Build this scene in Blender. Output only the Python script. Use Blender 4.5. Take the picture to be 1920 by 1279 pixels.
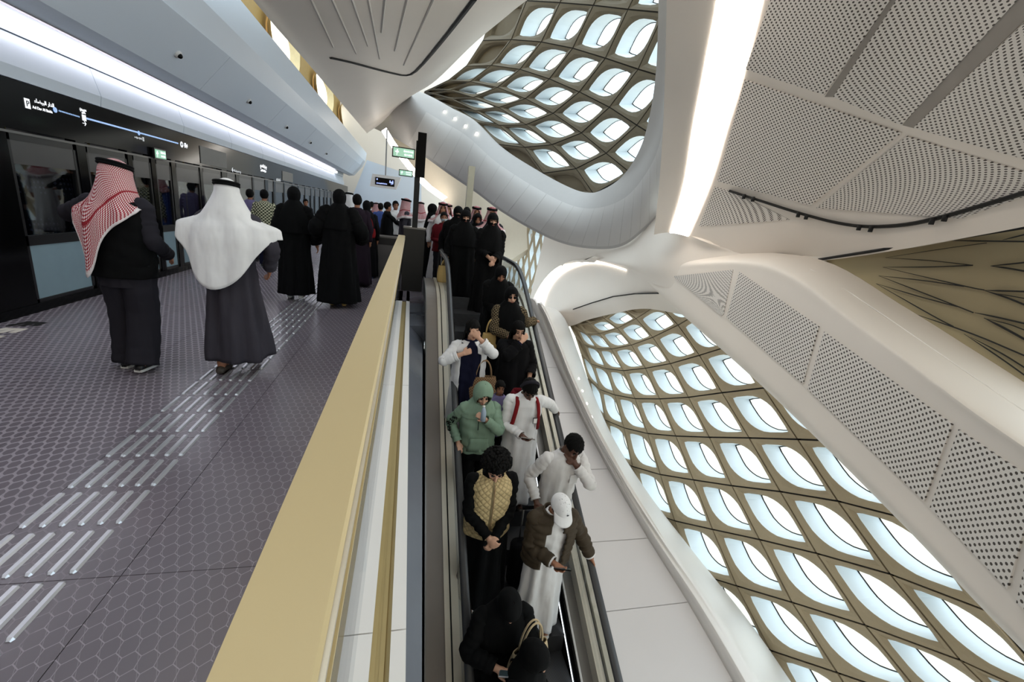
import bpy, bmesh, math, random
import numpy as np
from mathutils import Vector, Matrix
from mathutils.bvhtree import BVHTree
R = random.Random(7)
PI = math.pi
for o in list(bpy.data.objects): bpy.data.objects.remove(o)
SC = bpy.context.scene
COL = SC.collection

# ------------------------------------------------------------------ camera
F = 800.0; CX, CY = 960.0, 639.5          # focal length in pixels of the 1920 x 1279 frame
def nrm(v): v = np.array(v, float); return v/np.linalg.norm(v)
Yc = nrm([-190, 252, -800]); Dn = np.array([-345., -2800., -800.]); Dn -= Yc*(Dn@Yc)
Zc = -nrm(Dn); Xc = np.cross(Yc, Zc); CM = np.array([Xc, Yc, Zc]); CP = np.array([0, 0, 1.68])
cam = bpy.data.cameras.new('camera'); camo = bpy.data.objects.new('camera', cam); COL.objects.link(camo)
cam.sensor_width = 36; cam.sensor_fit = 'HORIZONTAL'; cam.lens = 15.0; cam.clip_start = .02; cam.clip_end = 400
mw = Matrix([list(r)+[0] for r in CM]+[[0, 0, 0, 1]]); mw.translation = Vector(CP); camo.matrix_world = mw
SC.camera = camo
# ------------------------------------------------------------------ world, exposure
W = bpy.data.worlds.new('sky'); SC.world = W; W.use_nodes = True
bg = W.node_tree.nodes['Background']; bg.inputs[0].default_value = (.80, .93, 1, 1); bg.inputs[1].default_value = 2.7
SC.view_settings.view_transform = 'Standard'; SC.view_settings.look = 'None'
SC.view_settings.exposure = 0.0; SC.view_settings.gamma = 1; SC.view_settings.use_curve_mapping = False

# ------------------------------------------------------------------ pixel -> place helpers
def ray(px, py): return CM@nrm([px-CX, CY-py, -F])
def onX(px, py, x): r = ray(px, py); return Vector(CP+r*(x/r[0]))
def onY(px, py, y): r = ray(px, py); return Vector(CP+r*(y/r[1]))
def onZ(px, py, z): r = ray(px, py); return Vector(CP+r*((z-CP[2])/r[2]))
def onT(px, py, t): return Vector(CP+ray(px, py)*t)
SL = .577                                   # escalator slope
def onS(px, py, a): r = ray(px, py); return Vector(CP+r*((CP[2]-a)/(SL*r[1]-r[2])))

# ------------------------------------------------------------------ materials
def lin(c):
    c = c/255.; return c/12.92 if c <= .04045 else ((c+.055)/1.055)**2.4
def rgb(r, g, b): return (lin(r), lin(g), lin(b), 1)
class NT:
    def __init__(s, name):
        s.m = bpy.data.materials.new(name); s.m.use_nodes = True; s.t = s.m.node_tree; s.n = s.t.nodes; s.l = s.t.links
        s.b = s.n['Principled BSDF']; s.out = s.n['Material Output']
    def node(s, typ, **kw):
        n = s.n.new(typ)
        for k, v in kw.items(): setattr(n, k, v)
        return n
    def math(s, op, a, b=None, c=None):
        n = s.n.new('ShaderNodeMath'); n.operation = op
        for i, v in enumerate((a, b, c)):
            if v is None: continue
            if isinstance(v, (int, float)): n.inputs[i].default_value = v
            else: s.l.new(v, n.inputs[i])
        return n.outputs[0]
    def mix(s, f, a, b):
        n = s.n.new('ShaderNodeMix'); n.data_type = 'RGBA'
        for i, v in ((0, f), (6, a), (7, b)):
            if isinstance(v, (int, float)): n.inputs[i].default_value = v
            elif isinstance(v, tuple): n.inputs[i].default_value = v
            else: s.l.new(v, n.inputs[i])
        return n.outputs[2]
    def noise(s, scale, detail=3, src='Object', vec=None):
        t = s.n.new('ShaderNodeTexNoise'); t.inputs['Scale'].default_value = scale; t.inputs['Detail'].default_value = detail
        if vec is None:
            c = s.n.new('ShaderNodeTexCoord'); vec = c.outputs[src]
        s.l.new(vec, t.inputs['Vector']); return t.outputs['Fac']
    def bump(s, h, strength=.2, dist=.01):
        b = s.n.new('ShaderNodeBump'); b.inputs['Strength'].default_value = strength; b.inputs['Distance'].default_value = dist
        s.l.new(h, b.inputs['Height']); s.l.new(b.outputs[0], s.b.inputs['Normal'])
MATS = {}
def mat(name, col, rough=.6, metal=0, var=.06, scale=6, bump=0, bscale=60, emit=None, es=0, spec=.5):
    if name in MATS: return MATS[name]
    t = NT(name); b = t.b
    b.inputs['Roughness'].default_value = rough; b.inputs['Metallic'].default_value = metal
    b.inputs['Specular IOR Level'].default_value = spec
    f = t.noise(scale)
    d = tuple(max(0, c*(1-var*2)) for c in col[:3])+(1,); e = tuple(min(1, c*(1+var*1.2)) for c in col[:3])+(1,)
    t.l.new(t.mix(f, d, e), b.inputs['Base Color'])
    if bump: t.bump(t.noise(bscale, 2), bump, .01)
    if emit: b.inputs['Emission Color'].default_value = emit; b.inputs['Emission Strength'].default_value = es
    MATS[name] = t.m; return t.m
def emat(name, col, s):
    t = NT(name); t.b.inputs['Base Color'].default_value = (.8, .8, .8, 1)
    t.b.inputs['Emission Color'].default_value = col; t.b.inputs['Emission Strength'].default_value = s
    MATS[name] = t.m; return t.m
def glass(name, tint=(.95, .98, 1, 1), refl=.08, rough=.02):
    t = NT(name); tr = t.node('ShaderNodeBsdfTransparent'); tr.inputs[0].default_value = tint
    g = t.node('ShaderNodeBsdfGlossy'); g.inputs['Roughness'].default_value = rough
    fr = t.node('ShaderNodeLayerWeight'); fr.inputs[0].default_value = .5
    f = t.math('ADD', t.math('MULTIPLY', t.math('POWER', fr.outputs['Facing'], 5.0), .7), refl)
    mx = t.node('ShaderNodeMixShader'); t.l.new(f, mx.inputs[0]); t.l.new(tr.outputs[0], mx.inputs[1]); t.l.new(g.outputs[0], mx.inputs[2])
    t.l.new(mx.outputs[0], t.out.inputs[0]); MATS[name] = t.m; return t.m
WHITE = mat('white_panel', rgb(226, 216, 205), .55, var=.015, scale=1.5)
WHITE2 = mat('white_gloss', rgb(230, 226, 222), .3, var=.015, scale=1.5)
COOL = mat('cool_white_panel', rgb(206, 215, 226), .4, var=.015, scale=1.5)
GREYP = mat('pale_grey_panel', rgb(206, 205, 205), .6, var=.015, scale=1.5)
DECKM = mat('deck_grey', rgb(214, 210, 210), .45, var=.02, scale=2)
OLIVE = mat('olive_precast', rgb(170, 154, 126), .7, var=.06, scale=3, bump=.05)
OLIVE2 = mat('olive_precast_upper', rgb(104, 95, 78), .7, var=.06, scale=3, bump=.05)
SAND = mat('sand_panel', rgb(150, 136, 106), .7, var=.06, scale=3)
REVEAL = mat('pale_blue_reveal', rgb(236, 243, 246), .5, var=.02, scale=2)
BLACK = mat('black_joint', rgb(14, 13, 12), .7, var=.1)
BLACKG = mat('black_gloss', rgb(7, 7, 8), .12, var=.1, spec=.12)
DARKF = mat('dark_frame', rgb(24, 23, 24), .3, var=.1)
GOLD = mat('champagne_metal', rgb(200, 181, 138), .45, metal=.2, var=.02, scale=2)
GOLDD = mat('bronze_trim', rgb(176, 156, 108), .4, metal=.4, var=.03)
STEEL = mat('steel', rgb(208, 208, 212), .3, metal=.75, var=.03)
STEELD = mat('dark_steel', rgb(120, 118, 116), .35, metal=.8, var=.03)
CREAM = mat('cream_metal', rgb(206, 196, 178), .35, metal=.3, var=.03)
RUBBER = mat('rubber', rgb(52, 52, 54), .4, var=.05)
TAUPE = mat('taupe_cladding', rgb(128, 118, 110), .4, metal=.2, var=.03)
SLATE = mat('slate_glass_cladding', rgb(88, 92, 102), .25, var=.04)
FROST = mat('frosted_pane', rgb(128, 150, 160), .35, var=.05)
GLASS = glass('clear_glass'); WGLASS = glass('window_glass', (.97, .99, 1, 1), .03)
DGLASS = glass('door_glass', (.55, .6, .64, 1), .10)
LIGHTW = emat('led_white', (1, .93, .84, 1), 8.0)
LIGHTP = emat('led_cool', (.94, .92, 1, 1), 5.0)
SPOTM = emat('downlight_lens', (1, .93, .8, 1), 20.0)
def perforated():
    t = NT('perforated_white'); uv = t.node('ShaderNodeUVMap'); sp = t.node('ShaderNodeSeparateXYZ'); t.l.new(uv.outputs[0], sp.inputs[0])
    p = .048; ds = []
    for ox, oy in ((0, 0), (.5, .5)):
        a = t.math('ADD', t.math('DIVIDE', sp.outputs[0], p*1.2), ox); b = t.math('ADD', t.math('DIVIDE', sp.outputs[1], p*1.2), oy)
        a = t.math('SUBTRACT', t.math('FRACT', a), .5); b = t.math('SUBTRACT', t.math('FRACT', b), .5)
        ds.append(t.math('ADD', t.math('MULTIPLY', a, a), t.math('MULTIPLY', b, b)))
    d = t.math('SQRT', t.math('MINIMUM', ds[0], ds[1]))
    f = t.math('LESS_THAN', d, .19)
    t.l.new(t.mix(f, rgb(220, 213, 205), rgb(70, 62, 55)), t.b.inputs['Base Color']); t.b.inputs['Roughness'].default_value = .55
    MATS['perf'] = t.m; return t.m
PERF = perforated()
def floor_mat():
    t = NT('platform_tile'); c = t.node('ShaderNodeNewGeometry'); sp = t.node('ShaderNodeSeparateXYZ'); t.l.new(c.outputs['Position'], sp.inputs[0])
    x = t.math('DIVIDE', sp.outputs[0], .06); y = t.math('DIVIDE', sp.outputs[1], .08)
    # hexagon edge distance
    def md(v, s): return t.math('SUBTRACT', t.math('FLOORED_MODULO', v, s), s/2)
    ax, ay = md(x, 1.0), md(y, 1.732); bx, by = md(t.math('SUBTRACT', x, .5), 1.0), md(t.math('SUBTRACT', y, .866), 1.732)
    def ln(a, b): return t.math('ADD', t.math('MULTIPLY', a, a), t.math('MULTIPLY', b, b))
    sel = t.math('LESS_THAN', ln(ax, ay), ln(bx, by)); inv = t.math('SUBTRACT', 1, sel)
    gx = t.math('ABSOLUTE', t.math('ADD', t.math('MULTIPLY', ax, sel), t.math('MULTIPLY', bx, inv)))
    gy = t.math('ABSOLUTE', t.math('ADD', t.math('MULTIPLY', ay, sel), t.math('MULTIPLY', by, inv)))
    hd = t.math('SUBTRACT', .5, t.math('MAXIMUM', gx, t.math('ADD', t.math('MULTIPLY', gx, .5), t.math('MULTIPLY', gy, .866))))
    wd = t.node('ShaderNodeMapRange'); t.l.new(sp.outputs[0], wd.inputs[0])
    for i, v in enumerate((-3.2, -1.2, .16, .024)): wd.inputs[i+1].default_value = v
    line = t.math('LESS_THAN', hd, wd.outputs[0])
    hat = t.math('LESS_THAN', t.math('ABSOLUTE', t.math('SUBTRACT', t.math('FRACT', t.math('ADD', t.math('MULTIPLY', x, 1.0), t.math('MULTIPLY', y, .577))), .5)), t.math('MULTIPLY', wd.outputs[0], .5))
    edge = t.math('LESS_THAN', sp.outputs[0], -.62)
    f = t.math('MULTIPLY', t.math('MULTIPLY', t.math('MAXIMUM', line, t.math('MULTIPLY', hat, .6)), .75), edge)
    ns = t.noise(3, 3, vec=c.outputs['Position'])
    base = t.mix(ns, rgb(98, 91, 98), rgb(113, 105, 113))
    bx0 = t.math('GREATER_THAN', t.math('ABSOLUTE', t.math('ADD', sp.outputs[0], 1.53)), .25); f = t.math('MULTIPLY', f, t.math('ADD', .35, t.math('MULTIPLY', bx0, .65)))
    t.l.new(t.mix(f, base, rgb(152, 142, 151)), t.b.inputs['Base Color'])
    t.b.inputs['Roughness'].default_value = .28; t.b.inputs['Specular IOR Level'].default_value = .5
    t.l.new(t.math('ADD', .24, t.math('MULTIPLY', f, .2)), t.b.inputs['Roughness'])
    return t.m
TILE = floor_mat()

# ------------------------------------------------------------------ mesh helpers
def mesh(name, vs, fs, mats, parent=None, smooth=False, midx=None, uvs=None):
    me = bpy.data.meshes.new(name); me.from_pydata([tuple(v) for v in vs], [], fs)
    for m in (mats if isinstance(mats, (list, tuple)) else [mats]): me.materials.append(m)
    if midx is not None: me.polygons.foreach_set('material_index', midx)
    if smooth: me.polygons.foreach_set('use_smooth', [True]*len(me.polygons))
    if uvs is not None:
        ul = me.uv_layers.new(name='UVMap')
        li = np.zeros(len(me.loops), int); me.loops.foreach_get('vertex_index', li)
        ul.data.foreach_set('uv', np.array(uvs, float)[li].ravel())
    me.update()
    o = bpy.data.objects.new(name, me); COL.objects.link(o)
    if parent is not None: o.parent = parent
    return o
def tag(o, label=None, cat=None, group=None, kind=None):
    for k, v in (('label', label), ('category', cat), ('group', group), ('kind', kind)):
        if v: o[k] = v
    return o
def empty(name, loc=(0, 0, 0), rz=0, parent=None):
    o = bpy.data.objects.new(name, None); COL.objects.link(o); o.location = loc; o.rotation_euler = (0, 0, rz); o.empty_display_size = .1
    if parent is not None: o.parent = parent
    return o
class MB:
    """collects shapes for one mesh"""
    def __init__(s): s.v = []; s.f = []; s.m = []
    def add(s, vs, fs, mi=0):
        b = len(s.v); s.v += [tuple(v) for v in vs]; s.f += [tuple(i+b for i in f) for f in fs]; s.m += [mi]*len(fs); return s
    def box(s, a, b, mi=0):
        (x0, y0, z0), (x1, y1, z1) = a, b
        v = [(x0, y0, z0), (x1, y0, z0), (x1, y1, z0), (x0, y1, z0), (x0, y0, z1), (x1, y0, z1), (x1, y1, z1), (x0, y1, z1)]
        return s.hexa(v, mi)
    def hexa(s, v, mi=0): return s.add(v, [(0, 3, 2, 1), (4, 5, 6, 7), (0, 1, 5, 4), (1, 2, 6, 5), (2, 3, 7, 6), (3, 0, 4, 7)], mi)
    def loft(s, rings, mi=0, closed=True, caps=(True, True)):
        n = len(rings[0]); b = len(s.v)
        for r in rings: s.v += [tuple(p) for p in r]
        for i in range(len(rings)-1):
            for j in range(n if closed else n-1):
                k = (j+1) % n; s.f.append((b+i*n+j, b+i*n+k, b+(i+1)*n+k, b+(i+1)*n+j)); s.m.append(mi)
        if caps[0]: s.f.append(tuple(b+j for j in range(n))[::-1]); s.m.append(mi)
        if caps[1]: s.f.append(tuple(b+(len(rings)-1)*n+j for j in range(n))); s.m.append(mi)
        return s
    def tube(s, path, rad, n=10, mi=0, flat=1.0, caps=(True, True)):
        return s.loft(tube_rings(path, rad, n, flat), mi, True, caps)
    def ell(s, c, r, nu=16, nv=10, mi=0, M=None):
        rings = []
        for i in range(nv+1):
            a = -PI/2+PI*i/nv; ca = max(math.cos(a), .02); ring = []
            for j in range(nu):
                p = Vector((r[0]*ca*math.cos(2*PI*j/nu), r[1]*ca*math.sin(2*PI*j/nu), r[2]*math.sin(a)))
                if M is not None: p = M@p
                ring.append(Vector(c)+p)
            rings.append(ring)
        return s.loft(rings, mi)
    def build(s, name, mats, parent=None, smooth=False): return mesh(name, s.v, s.f, mats, parent, smooth, s.m)
def tube_rings(path, rad, n=10, flat=1.0):
    path = [Vector(p) for p in path]; rr = rad if isinstance(rad, (list, tuple)) else [rad]*len(path)
    rings = []; up = None
    for i, p in enumerate(path):
        t = (path[min(i+1, len(path)-1)]-path[max(i-1, 0)])
        t = t.normalized() if t.length > 1e-9 else Vector((0, 0, 1))
        if up is None:
            up = Vector((0, 0, 1)) if abs(t.z) < .9 else Vector((0, 1, 0))
        a = t.cross(up).normalized(); b = a.cross(t).normalized(); up = b
        rings.append([p+a*(rr[i]*math.cos(2*PI*j/n))+b*(rr[i]*flat*math.sin(2*PI*j/n)) for j in range(n)])
    return rings
def cr(p0, p1, p2, p3, t): return .5*((2*p1)+(p2-p0)*t+(2*p0-5*p1+4*p2-p3)*t*t+(3*p1-p0-3*p2+p3)*t*t*t)
def spline(pts, t):
    """Catmull-Rom through pts, t in 0..len-1"""
    n = len(pts); i = min(int(t), n-2); f = t-i
    p1, p2 = pts[i], pts[i+1]; p0 = pts[i-1] if i > 0 else 2*p1-p2; p3 = pts[i+2] if i+2 < n else 2*p2-p1
    return cr(p0, p1, p2, p3, f)
class Patch:
    def __init__(s, rows): s.r = [[Vector(p) for p in r] for r in rows]; s.nv = len(rows)-1; s.nu = len(rows[0])-1
    def at(s, u, v): return spline([spline(r, u) for r in s.r], v)
    def nor(s, u, v):
        e = .02; u0, u1 = max(0, u-e), min(s.nu, u+e); v0, v1 = max(0, v-e), min(s.nv, v+e)
        n = (s.at(u1, v)-s.at(u0, v)).cross(s.at(u, v1)-s.at(u, v0)).normalized()
        return n if n.dot(Vector(CP)-s.at(u, v)) > 0 else -n       # towards the hall
    def grid(s, u0, u1, v0, v1, off=0, nu=None, nv=None):
        nu = nu or max(2, int((u1-u0)*6)+1); nv = nv or max(2, int((v1-v0)*6)+1); vs = []; uv = []
        for j in range(nv+1):
            for i in range(nu+1):
                u = u0+(u1-u0)*i/nu; v = v0+(v1-v0)*j/nv; p = s.at(u, v)
                if off: p = p+s.nor(u, v)*off
                vs.append(p)
        fs = [(j*(nu+1)+i, j*(nu+1)+i+1, (j+1)*(nu+1)+i+1, (j+1)*(nu+1)+i) for j in range(nv) for i in range(nu)]
        # arc-length uv
        A = np.array([list(p) for p in vs]).reshape(nv+1, nu+1, 3); U = np.zeros((nv+1, nu+1)); V = np.zeros((nv+1, nu+1))
        U[:, 1:] = np.cumsum(np.linalg.norm(np.diff(A, axis=1), axis=2), 1); V[1:, :] = np.cumsum(np.linalg.norm(np.diff(A, axis=0), axis=2), 0)
        U = U-U[:, nu//2:nu//2+1]
        return vs, fs, np.stack([U, V], -1).reshape(-1, 2)
    def make(s, name, m, u0=0, u1=None, v0=0, v1=None, off=0, thick=.12, parent=None, nu=None, nv=None):
        u1 = s.nu if u1 is None else u1; v1 = s.nv if v1 is None else v1
        vs, fs, uv = s.grid(u0, u1, v0, v1, off, nu, nv)
        o = mesh(name, vs, fs, m, parent, True, uvs=uv)
        # thickness away from the hall
        f = fs[len(fs)//2]; n = (vs[f[1]]-vs[f[0]]).cross(vs[f[2]]-vs[f[0]]); 
        sgn = 1 if n.dot(Vector(CP)-vs[f[0]]) > 0 else -1
        md = o.modifiers.new('thick', 'SOLIDIFY'); md.thickness = thick; md.offset = -1*sgn
        es_ = o.modifiers.new('edges', 'EDGE_SPLIT'); es_.split_angle = .7
        return o
def quad_on(p0, p1, p2, p3, bvh, off, nu=8, nv=8):
    """a pixel quad (ul, ur, lr, ll) laid on a surface"""
    vs = []
    for j in range(nv+1):
        for i in range(nu+1):
            u, v = i/nu, j/nv
            x = (1-v)*((1-u)*p0[0]+u*p1[0])+v*((1-u)*p3[0]+u*p2[0]); y = (1-v)*((1-u)*p0[1]+u*p1[1])+v*((1-u)*p3[1]+u*p2[1])
            r = Vector(ray(x, y)); h = bvh.ray_cast(Vector(CP), r)
            p = h[0] if h[0] is not None else None
            if p is not None: p = p-r*off
            vs.append(p)
    if any(p is None for p in vs):
        good = [p for p in vs if p is not None]; m = sum(((p-Vector(CP)).length for p in good))/max(1, len(good))
        for j in range(nv+1):
            for i in range(nu+1):
                k = j*(nu+1)+i
                if vs[k] is None:
                    u, v = i/nu, j/nv
                    x = (1-v)*((1-u)*p0[0]+u*p1[0])+v*((1-u)*p3[0]+u*p2[0]); y = (1-v)*((1-u)*p0[1]+u*p1[1])+v*((1-u)*p3[1]+u*p2[1])
                    vs[k] = onT(x, y, m)
    fs = [(j*(nu+1)+i, j*(nu+1)+i+1, (j+1)*(nu+1)+i+1, (j+1)*(nu+1)+i) for j in range(nv) for i in range(nu)]
    A = np.array([list(p) for p in vs]).reshape(nv+1, nu+1, 3); U = np.zeros((nv+1, nu+1)); V = np.zeros((nv+1, nu+1))
    U[:, 1:] = np.cumsum(np.linalg.norm(np.diff(A, axis=1), axis=2), 1); V[1:, :] = np.cumsum(np.linalg.norm(np.diff(A, axis=0), axis=2), 0)
    return vs, fs, np.stack([U, V], -1).reshape(-1, 2)
def bvh_of(patch):
    vs, fs, _ = patch.grid(0, patch.nu, 0, patch.nv, 0, patch.nu*8, patch.nv*8); return BVHTree.FromPolygons(vs, fs)
def panel_on(name, q, bvh, off, m, parent, thick=.015, nu=8, nv=8):
    vs, fs, uv = quad_on(*q, bvh, off, nu, nv); o = mesh(name, vs, fs, m, parent, True, uvs=uv)
    f = fs[len(fs)//2]; n = (vs[f[1]]-vs[f[0]]).cross(vs[f[2]]-vs[f[0]]); sgn = 1 if n.dot(Vector(CP)-vs[f[0]]) > 0 else -1
    md = o.modifiers.new('thick', 'SOLIDIFY'); md.thickness = thick; md.offset = -1*sgn; es_ = o.modifiers.new('edges', 'EDGE_SPLIT'); es_.split_angle = .7; return o

# ================================================================== platform
DX = -4.14                                  # plane of the platform screen doors
YE = 9.0                                    # far end of the parapet
b = MB(); b.box((-4.6, -2.5, -.4), (.0, 34, -.03)); b.box((.0, 7.3, -.4), (2.4, 34, -.03))
floor = tag(b.build('floor', SLATE), kind='structure')
# floor tiles, each its own slab
TS = {}
def slab(name, x0, x1, y0, y1, z0, z1, m, parent):
    g = .0018; k = (name, round(x1-x0, 3), round(y1-y0, 3), m.name)
    if k not in TS:
        bb = MB(); bb.box((g, g, z0), (x1-x0-g, y1-y0-g, z1)); o = bb.build(name, m, parent); TS[k] = o.data
    else:
        o = bpy.data.objects.new(name, TS[k]); COL.objects.link(o); o.parent = parent
    o.location = (x0, y0, 0); return o
xs = [-4.14, -3.54, -2.94, -2.34, -1.74, -1.14, -.56, -.2]
for j in range(0, 20):
    for i in range(len(xs)-1): slab('floor_tile', xs[i], xs[i+1], -.6+j*1.2, .6+j*1.2, -.03, 0, TILE, floor)
for j in range(0, 8):
    slab('floor_tile', -.2, 2.4, 8.0+j*1.2, 9.2+j*1.2, -.03, 0, TILE, floor)
# tactile guiding bars
bar = None
for j in range(0, 38):
    for i in range(6):
        x = -1.72+i*.077; y = .9+j*.31
        if bar is None:
            bb = MB(); L, w, h = .27, .0150, .011
            prof = [(-w, 0), (w, 0), (w*.6, h), (-w*.6, h)]
            rings = []
            for t_, s_ in ((0, .55), (.012, 1), (L-.012, 1), (L, .55)):
                rings.append([(px*s_, t_, pz*(1 if s_ == 1 else .4)) for px, pz in prof])
            bb.loft(rings); bar = bb.build('tactile_bar', STEEL, floor); o = bar
        else:
            o = bpy.data.objects.new('tactile_bar', bar.data); COL.objects.link(o); o.parent = floor
        o.location = (x, y, .0005)
# printed door mark on the floor by the doors
for k in range(4):
    bb = MB(); y0 = 4.55+k*.26
    for q in range(3):
        bb.add([(-4.02+.09*q, y0+.02*q, .002), (-3.96+.09*q, y0+.02*q, .002), (-3.90+.06*q, y0+.2, .002), (-3.97+.06*q, y0+.2, .002)], [(0, 1, 2, 3)])
    bb.build('floor_marking', WHITE if k < 3 else BLACK, floor)

# ------------------------------------------------------------------ screen door wall
wl = tag(empty('wall_left', (DX, 0, 0)), kind='structure'); wl.location = (0, 0, 0)
YF = 32
bb = MB(); bb.box((DX-.1, -1, 1.98), (DX, YF, 2.47)); bb.box((DX-.12, -1, 0), (DX+.02, YF, .1)); bb.build('header_band', BLACKG, wl)
bb = MB(); bb.box((DX-.04, -1, 1.93), (DX+.012, YF, 1.955)); bb.build('header_trim', STEELD, wl)
# bays: post, then pane leaves; (y0,y1)
bays = [(4.1, 5.3), (5.95, 6.95), (7.12, 8.0), (8.12, 8.62), (8.75, 9.25)]
y = 9.4
while y < YF-2.5:
    bays += [(y, y+.95), (y+1.07, y+2.02), (y+2.3, y+2.85)]; y += 3.05
pend = 4.0
for k, (y0, y1) in enumerate(bays):
    g = .045
    lf = MB(); lf.box((DX-.05, y0, .1), (DX, y0+g, 1.93)); lf.box((DX-.05, y1-g, .1), (DX, y1, 1.93)); lf.box((DX-.05, y0, 1.86), (DX, y1, 1.93)); lf.box((DX-.05, y0, .1), (DX, y1, .14)); lf.box((DX-.05, y0, .75), (DX, y1, .86))
    fr = lf.build('door_leaf', DARKF, wl)
    bb = MB(); bb.box((DX-.03, y0+g, .14), (DX-.012, y1-g, .75)); bb.build('frosted_pane', FROST, fr)
    bb = MB(); bb.box((DX-.03, y0+g, .86), (DX-.018, y1-g, 1.86)); bb.build('glass_pane', DGLASS, fr)
    bb = MB(); bb.box((DX-.01, y0+g, 1.62), (DX-.004, y1-g, 1.86)); bb.build('glass_tint_band', mat('tint_band', rgb(66, 64, 64), .3), fr)
    pb = MB(); pb.box((DX-.1, pend, .1), (DX+.01, y0-.004, 1.98)); pb.build('door_post', BLACKG, wl); pend = y1+.004
# the train standing behind the doors
tr = empty('metro_train', (DX-1.2, 6, -.05)); tag(tr, 'metro train interior with dotted seats seen through the platform screen doors', 'train')
def rel(b_, o): b_.v = [(x-o.location.x, y-o.location.y, z-o.location.z) for x, y, z in b_.v]; return b_
bb = MB(); bb.box((DX-2.2, -1, -.05), (DX-2.1, YF, 2.4)); bb.box((DX-2.1, -1, -.05), (DX-.3, YF, .02)); bb.box((DX-2.1, -1, 2.3), (DX-.3, YF, 2.4))
rel(bb, tr).build('car_shell', mat('train_wall', rgb(74, 70, 66), .5), tr)
def dots():
    t = NT('dotted_seat'); c = t.node('ShaderNodeTexCoord'); v = t.node('ShaderNodeTexVoronoi'); v.inputs['Scale'].default_value = 14; v.inputs['Randomness'].default_value = .15
    t.l.new(c.outputs['Object'], v.inputs['Vector']); f = t.math('LESS_THAN', v.outputs['Distance'], .28)
    t.l.new(t.mix(f, rgb(28, 26, 44), rgb(120, 116, 140)), t.b.inputs['Base Color']); return t.m
DOTS = dots()
for k in range(14):
    y0 = 5.2+k*.75
    bb = MB()
    rings = []
    for z, w, d in ((.42, .24, .04), (.6, .26, .05), (1.2, .26, .05), (1.45, .2, .05), (1.52, .12, .04)):
        rings.append([(DX-1.0+(z-.4)*-.1+dd*d, y0+.3+ww*w, z) for ww, dd in ((-1, -1), (1, -1), (1, 1), (-1, 1))])
    bb.loft(rings); bb.box((DX-1.1, y0+.06, .38), (DX-.62, y0+.54, .46)); rel(bb, tr).build('seat', DOTS, tr)
for k in range(9):
    bb = MB(); bb.tube([(DX-.8, 5.6+k*1.5, 0), (DX-.8, 5.6+k*1.5, 2.3)], .018, 8); rel(bb, tr).build('grab_pole', mat('yellow_pole', rgb(170, 150, 90), .35), tr)
for k in range(8):
    bb = MB(); bb.box((DX-2.0, 5+k*2.6, 2.27), (DX-1.85, 6.8+k*2.6, 2.3)); rel(bb, tr).build('cabin_light', emat('cabin_led', (.85, .92, 1, 1), 1.6), tr)

# ------------------------------------------------------------------ bulkhead above the doors (long prism)
def prism(name, prof, m, y0=-1.5, y1=30, parent=None, ny=1):
    rings = [[(x, y0+(y1-y0)*k/ny, z) for x, z in prof] for k in range(ny+1)]
    b_ = MB().loft(rings); return b_.build(name, m, parent)
bh = tag(empty('trim_1'), kind='structure')
# lavender fascia panels above the header
for k in range(14):
    y0 = -1.5+k*2.25
    prism('fascia_panel', [(DX-.02, 2.475), (DX+.03, 2.475), (DX+.05, 2.6), (DX-.04, 2.93), (DX-.1, 2.93)], COOL, y0+.006, y0+2.244, bh)
prism('light_cove', [(DX-.1, 2.94), (DX-.02, 2.94), (DX-.0, 3.2), (DX-.1, 3.2)], COOL, parent=bh)
prism('cove_soffit', [(DX-.1, 3.2), (-3.78, 3.06), (-3.78, 3.4), (DX-.1, 3.4)], mat('cove_grey', rgb(120, 112, 116), .5), parent=bh)
ls = tag(prism('led_strip', [(DX+.0, 2.96), (DX+.10, 2.985), (DX+.10, 3.07), (DX+.0, 3.10)], LIGHTP, y1=27), 'long cool white light strip above the platform screen doors', 'light')
z1 = 3.08
for k in range(9):
    y0 = -1.5+k*3.5
    prism('bulkhead_panel', [(-3.78, 3.07), (-3.5, 3.13), (-3.02, 3.70), (-3.3, 3.8), (-3.78, 3.4)], COOL, y0+.006, y0+3.494, bh)
prism('bulkhead_crown', [(-3.03, 3.70), (-2.86, 4.02), (-2.8, 4.52), (-2.95, 4.55), (-3.3, 3.8)], COOL, parent=bh)
# small cameras on the bulkhead
def bulk_cam(px, py):
    r = ray(px, py)                              # bulkhead face plane through (-3.5,3.13) and (-3.02,3.70)
    n = Vector((.57, 0, -.48)).normalized(); p0 = Vector((-3.5, 0, 3.13)); rv = Vector(r)
    p = Vector(CP)+rv*((p0-Vector(CP)).dot(n)/rv.dot(n))
    o = empty('ceiling_camera', p); tag(o, 'small round security camera on the pale bulkhead above the doors', 'camera', 'cameras along the bulkhead')
    q = Matrix.Rotation(0, 3, 'X'); u = n
    a = MB().tube([-u*.03, u*.02, u*.03], [.055, .055, .045], 14); a.build('mount_ring', GREYP, o, True)
    a = MB().ell(u*.035, (.035, .035, .035), 12, 8); a.build('dome', BLACKG, o, True)
for p in ((333, 101), (466, 189), (536, 237), (581, 266), (611, 287)): bulk_cam(*p)

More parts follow.
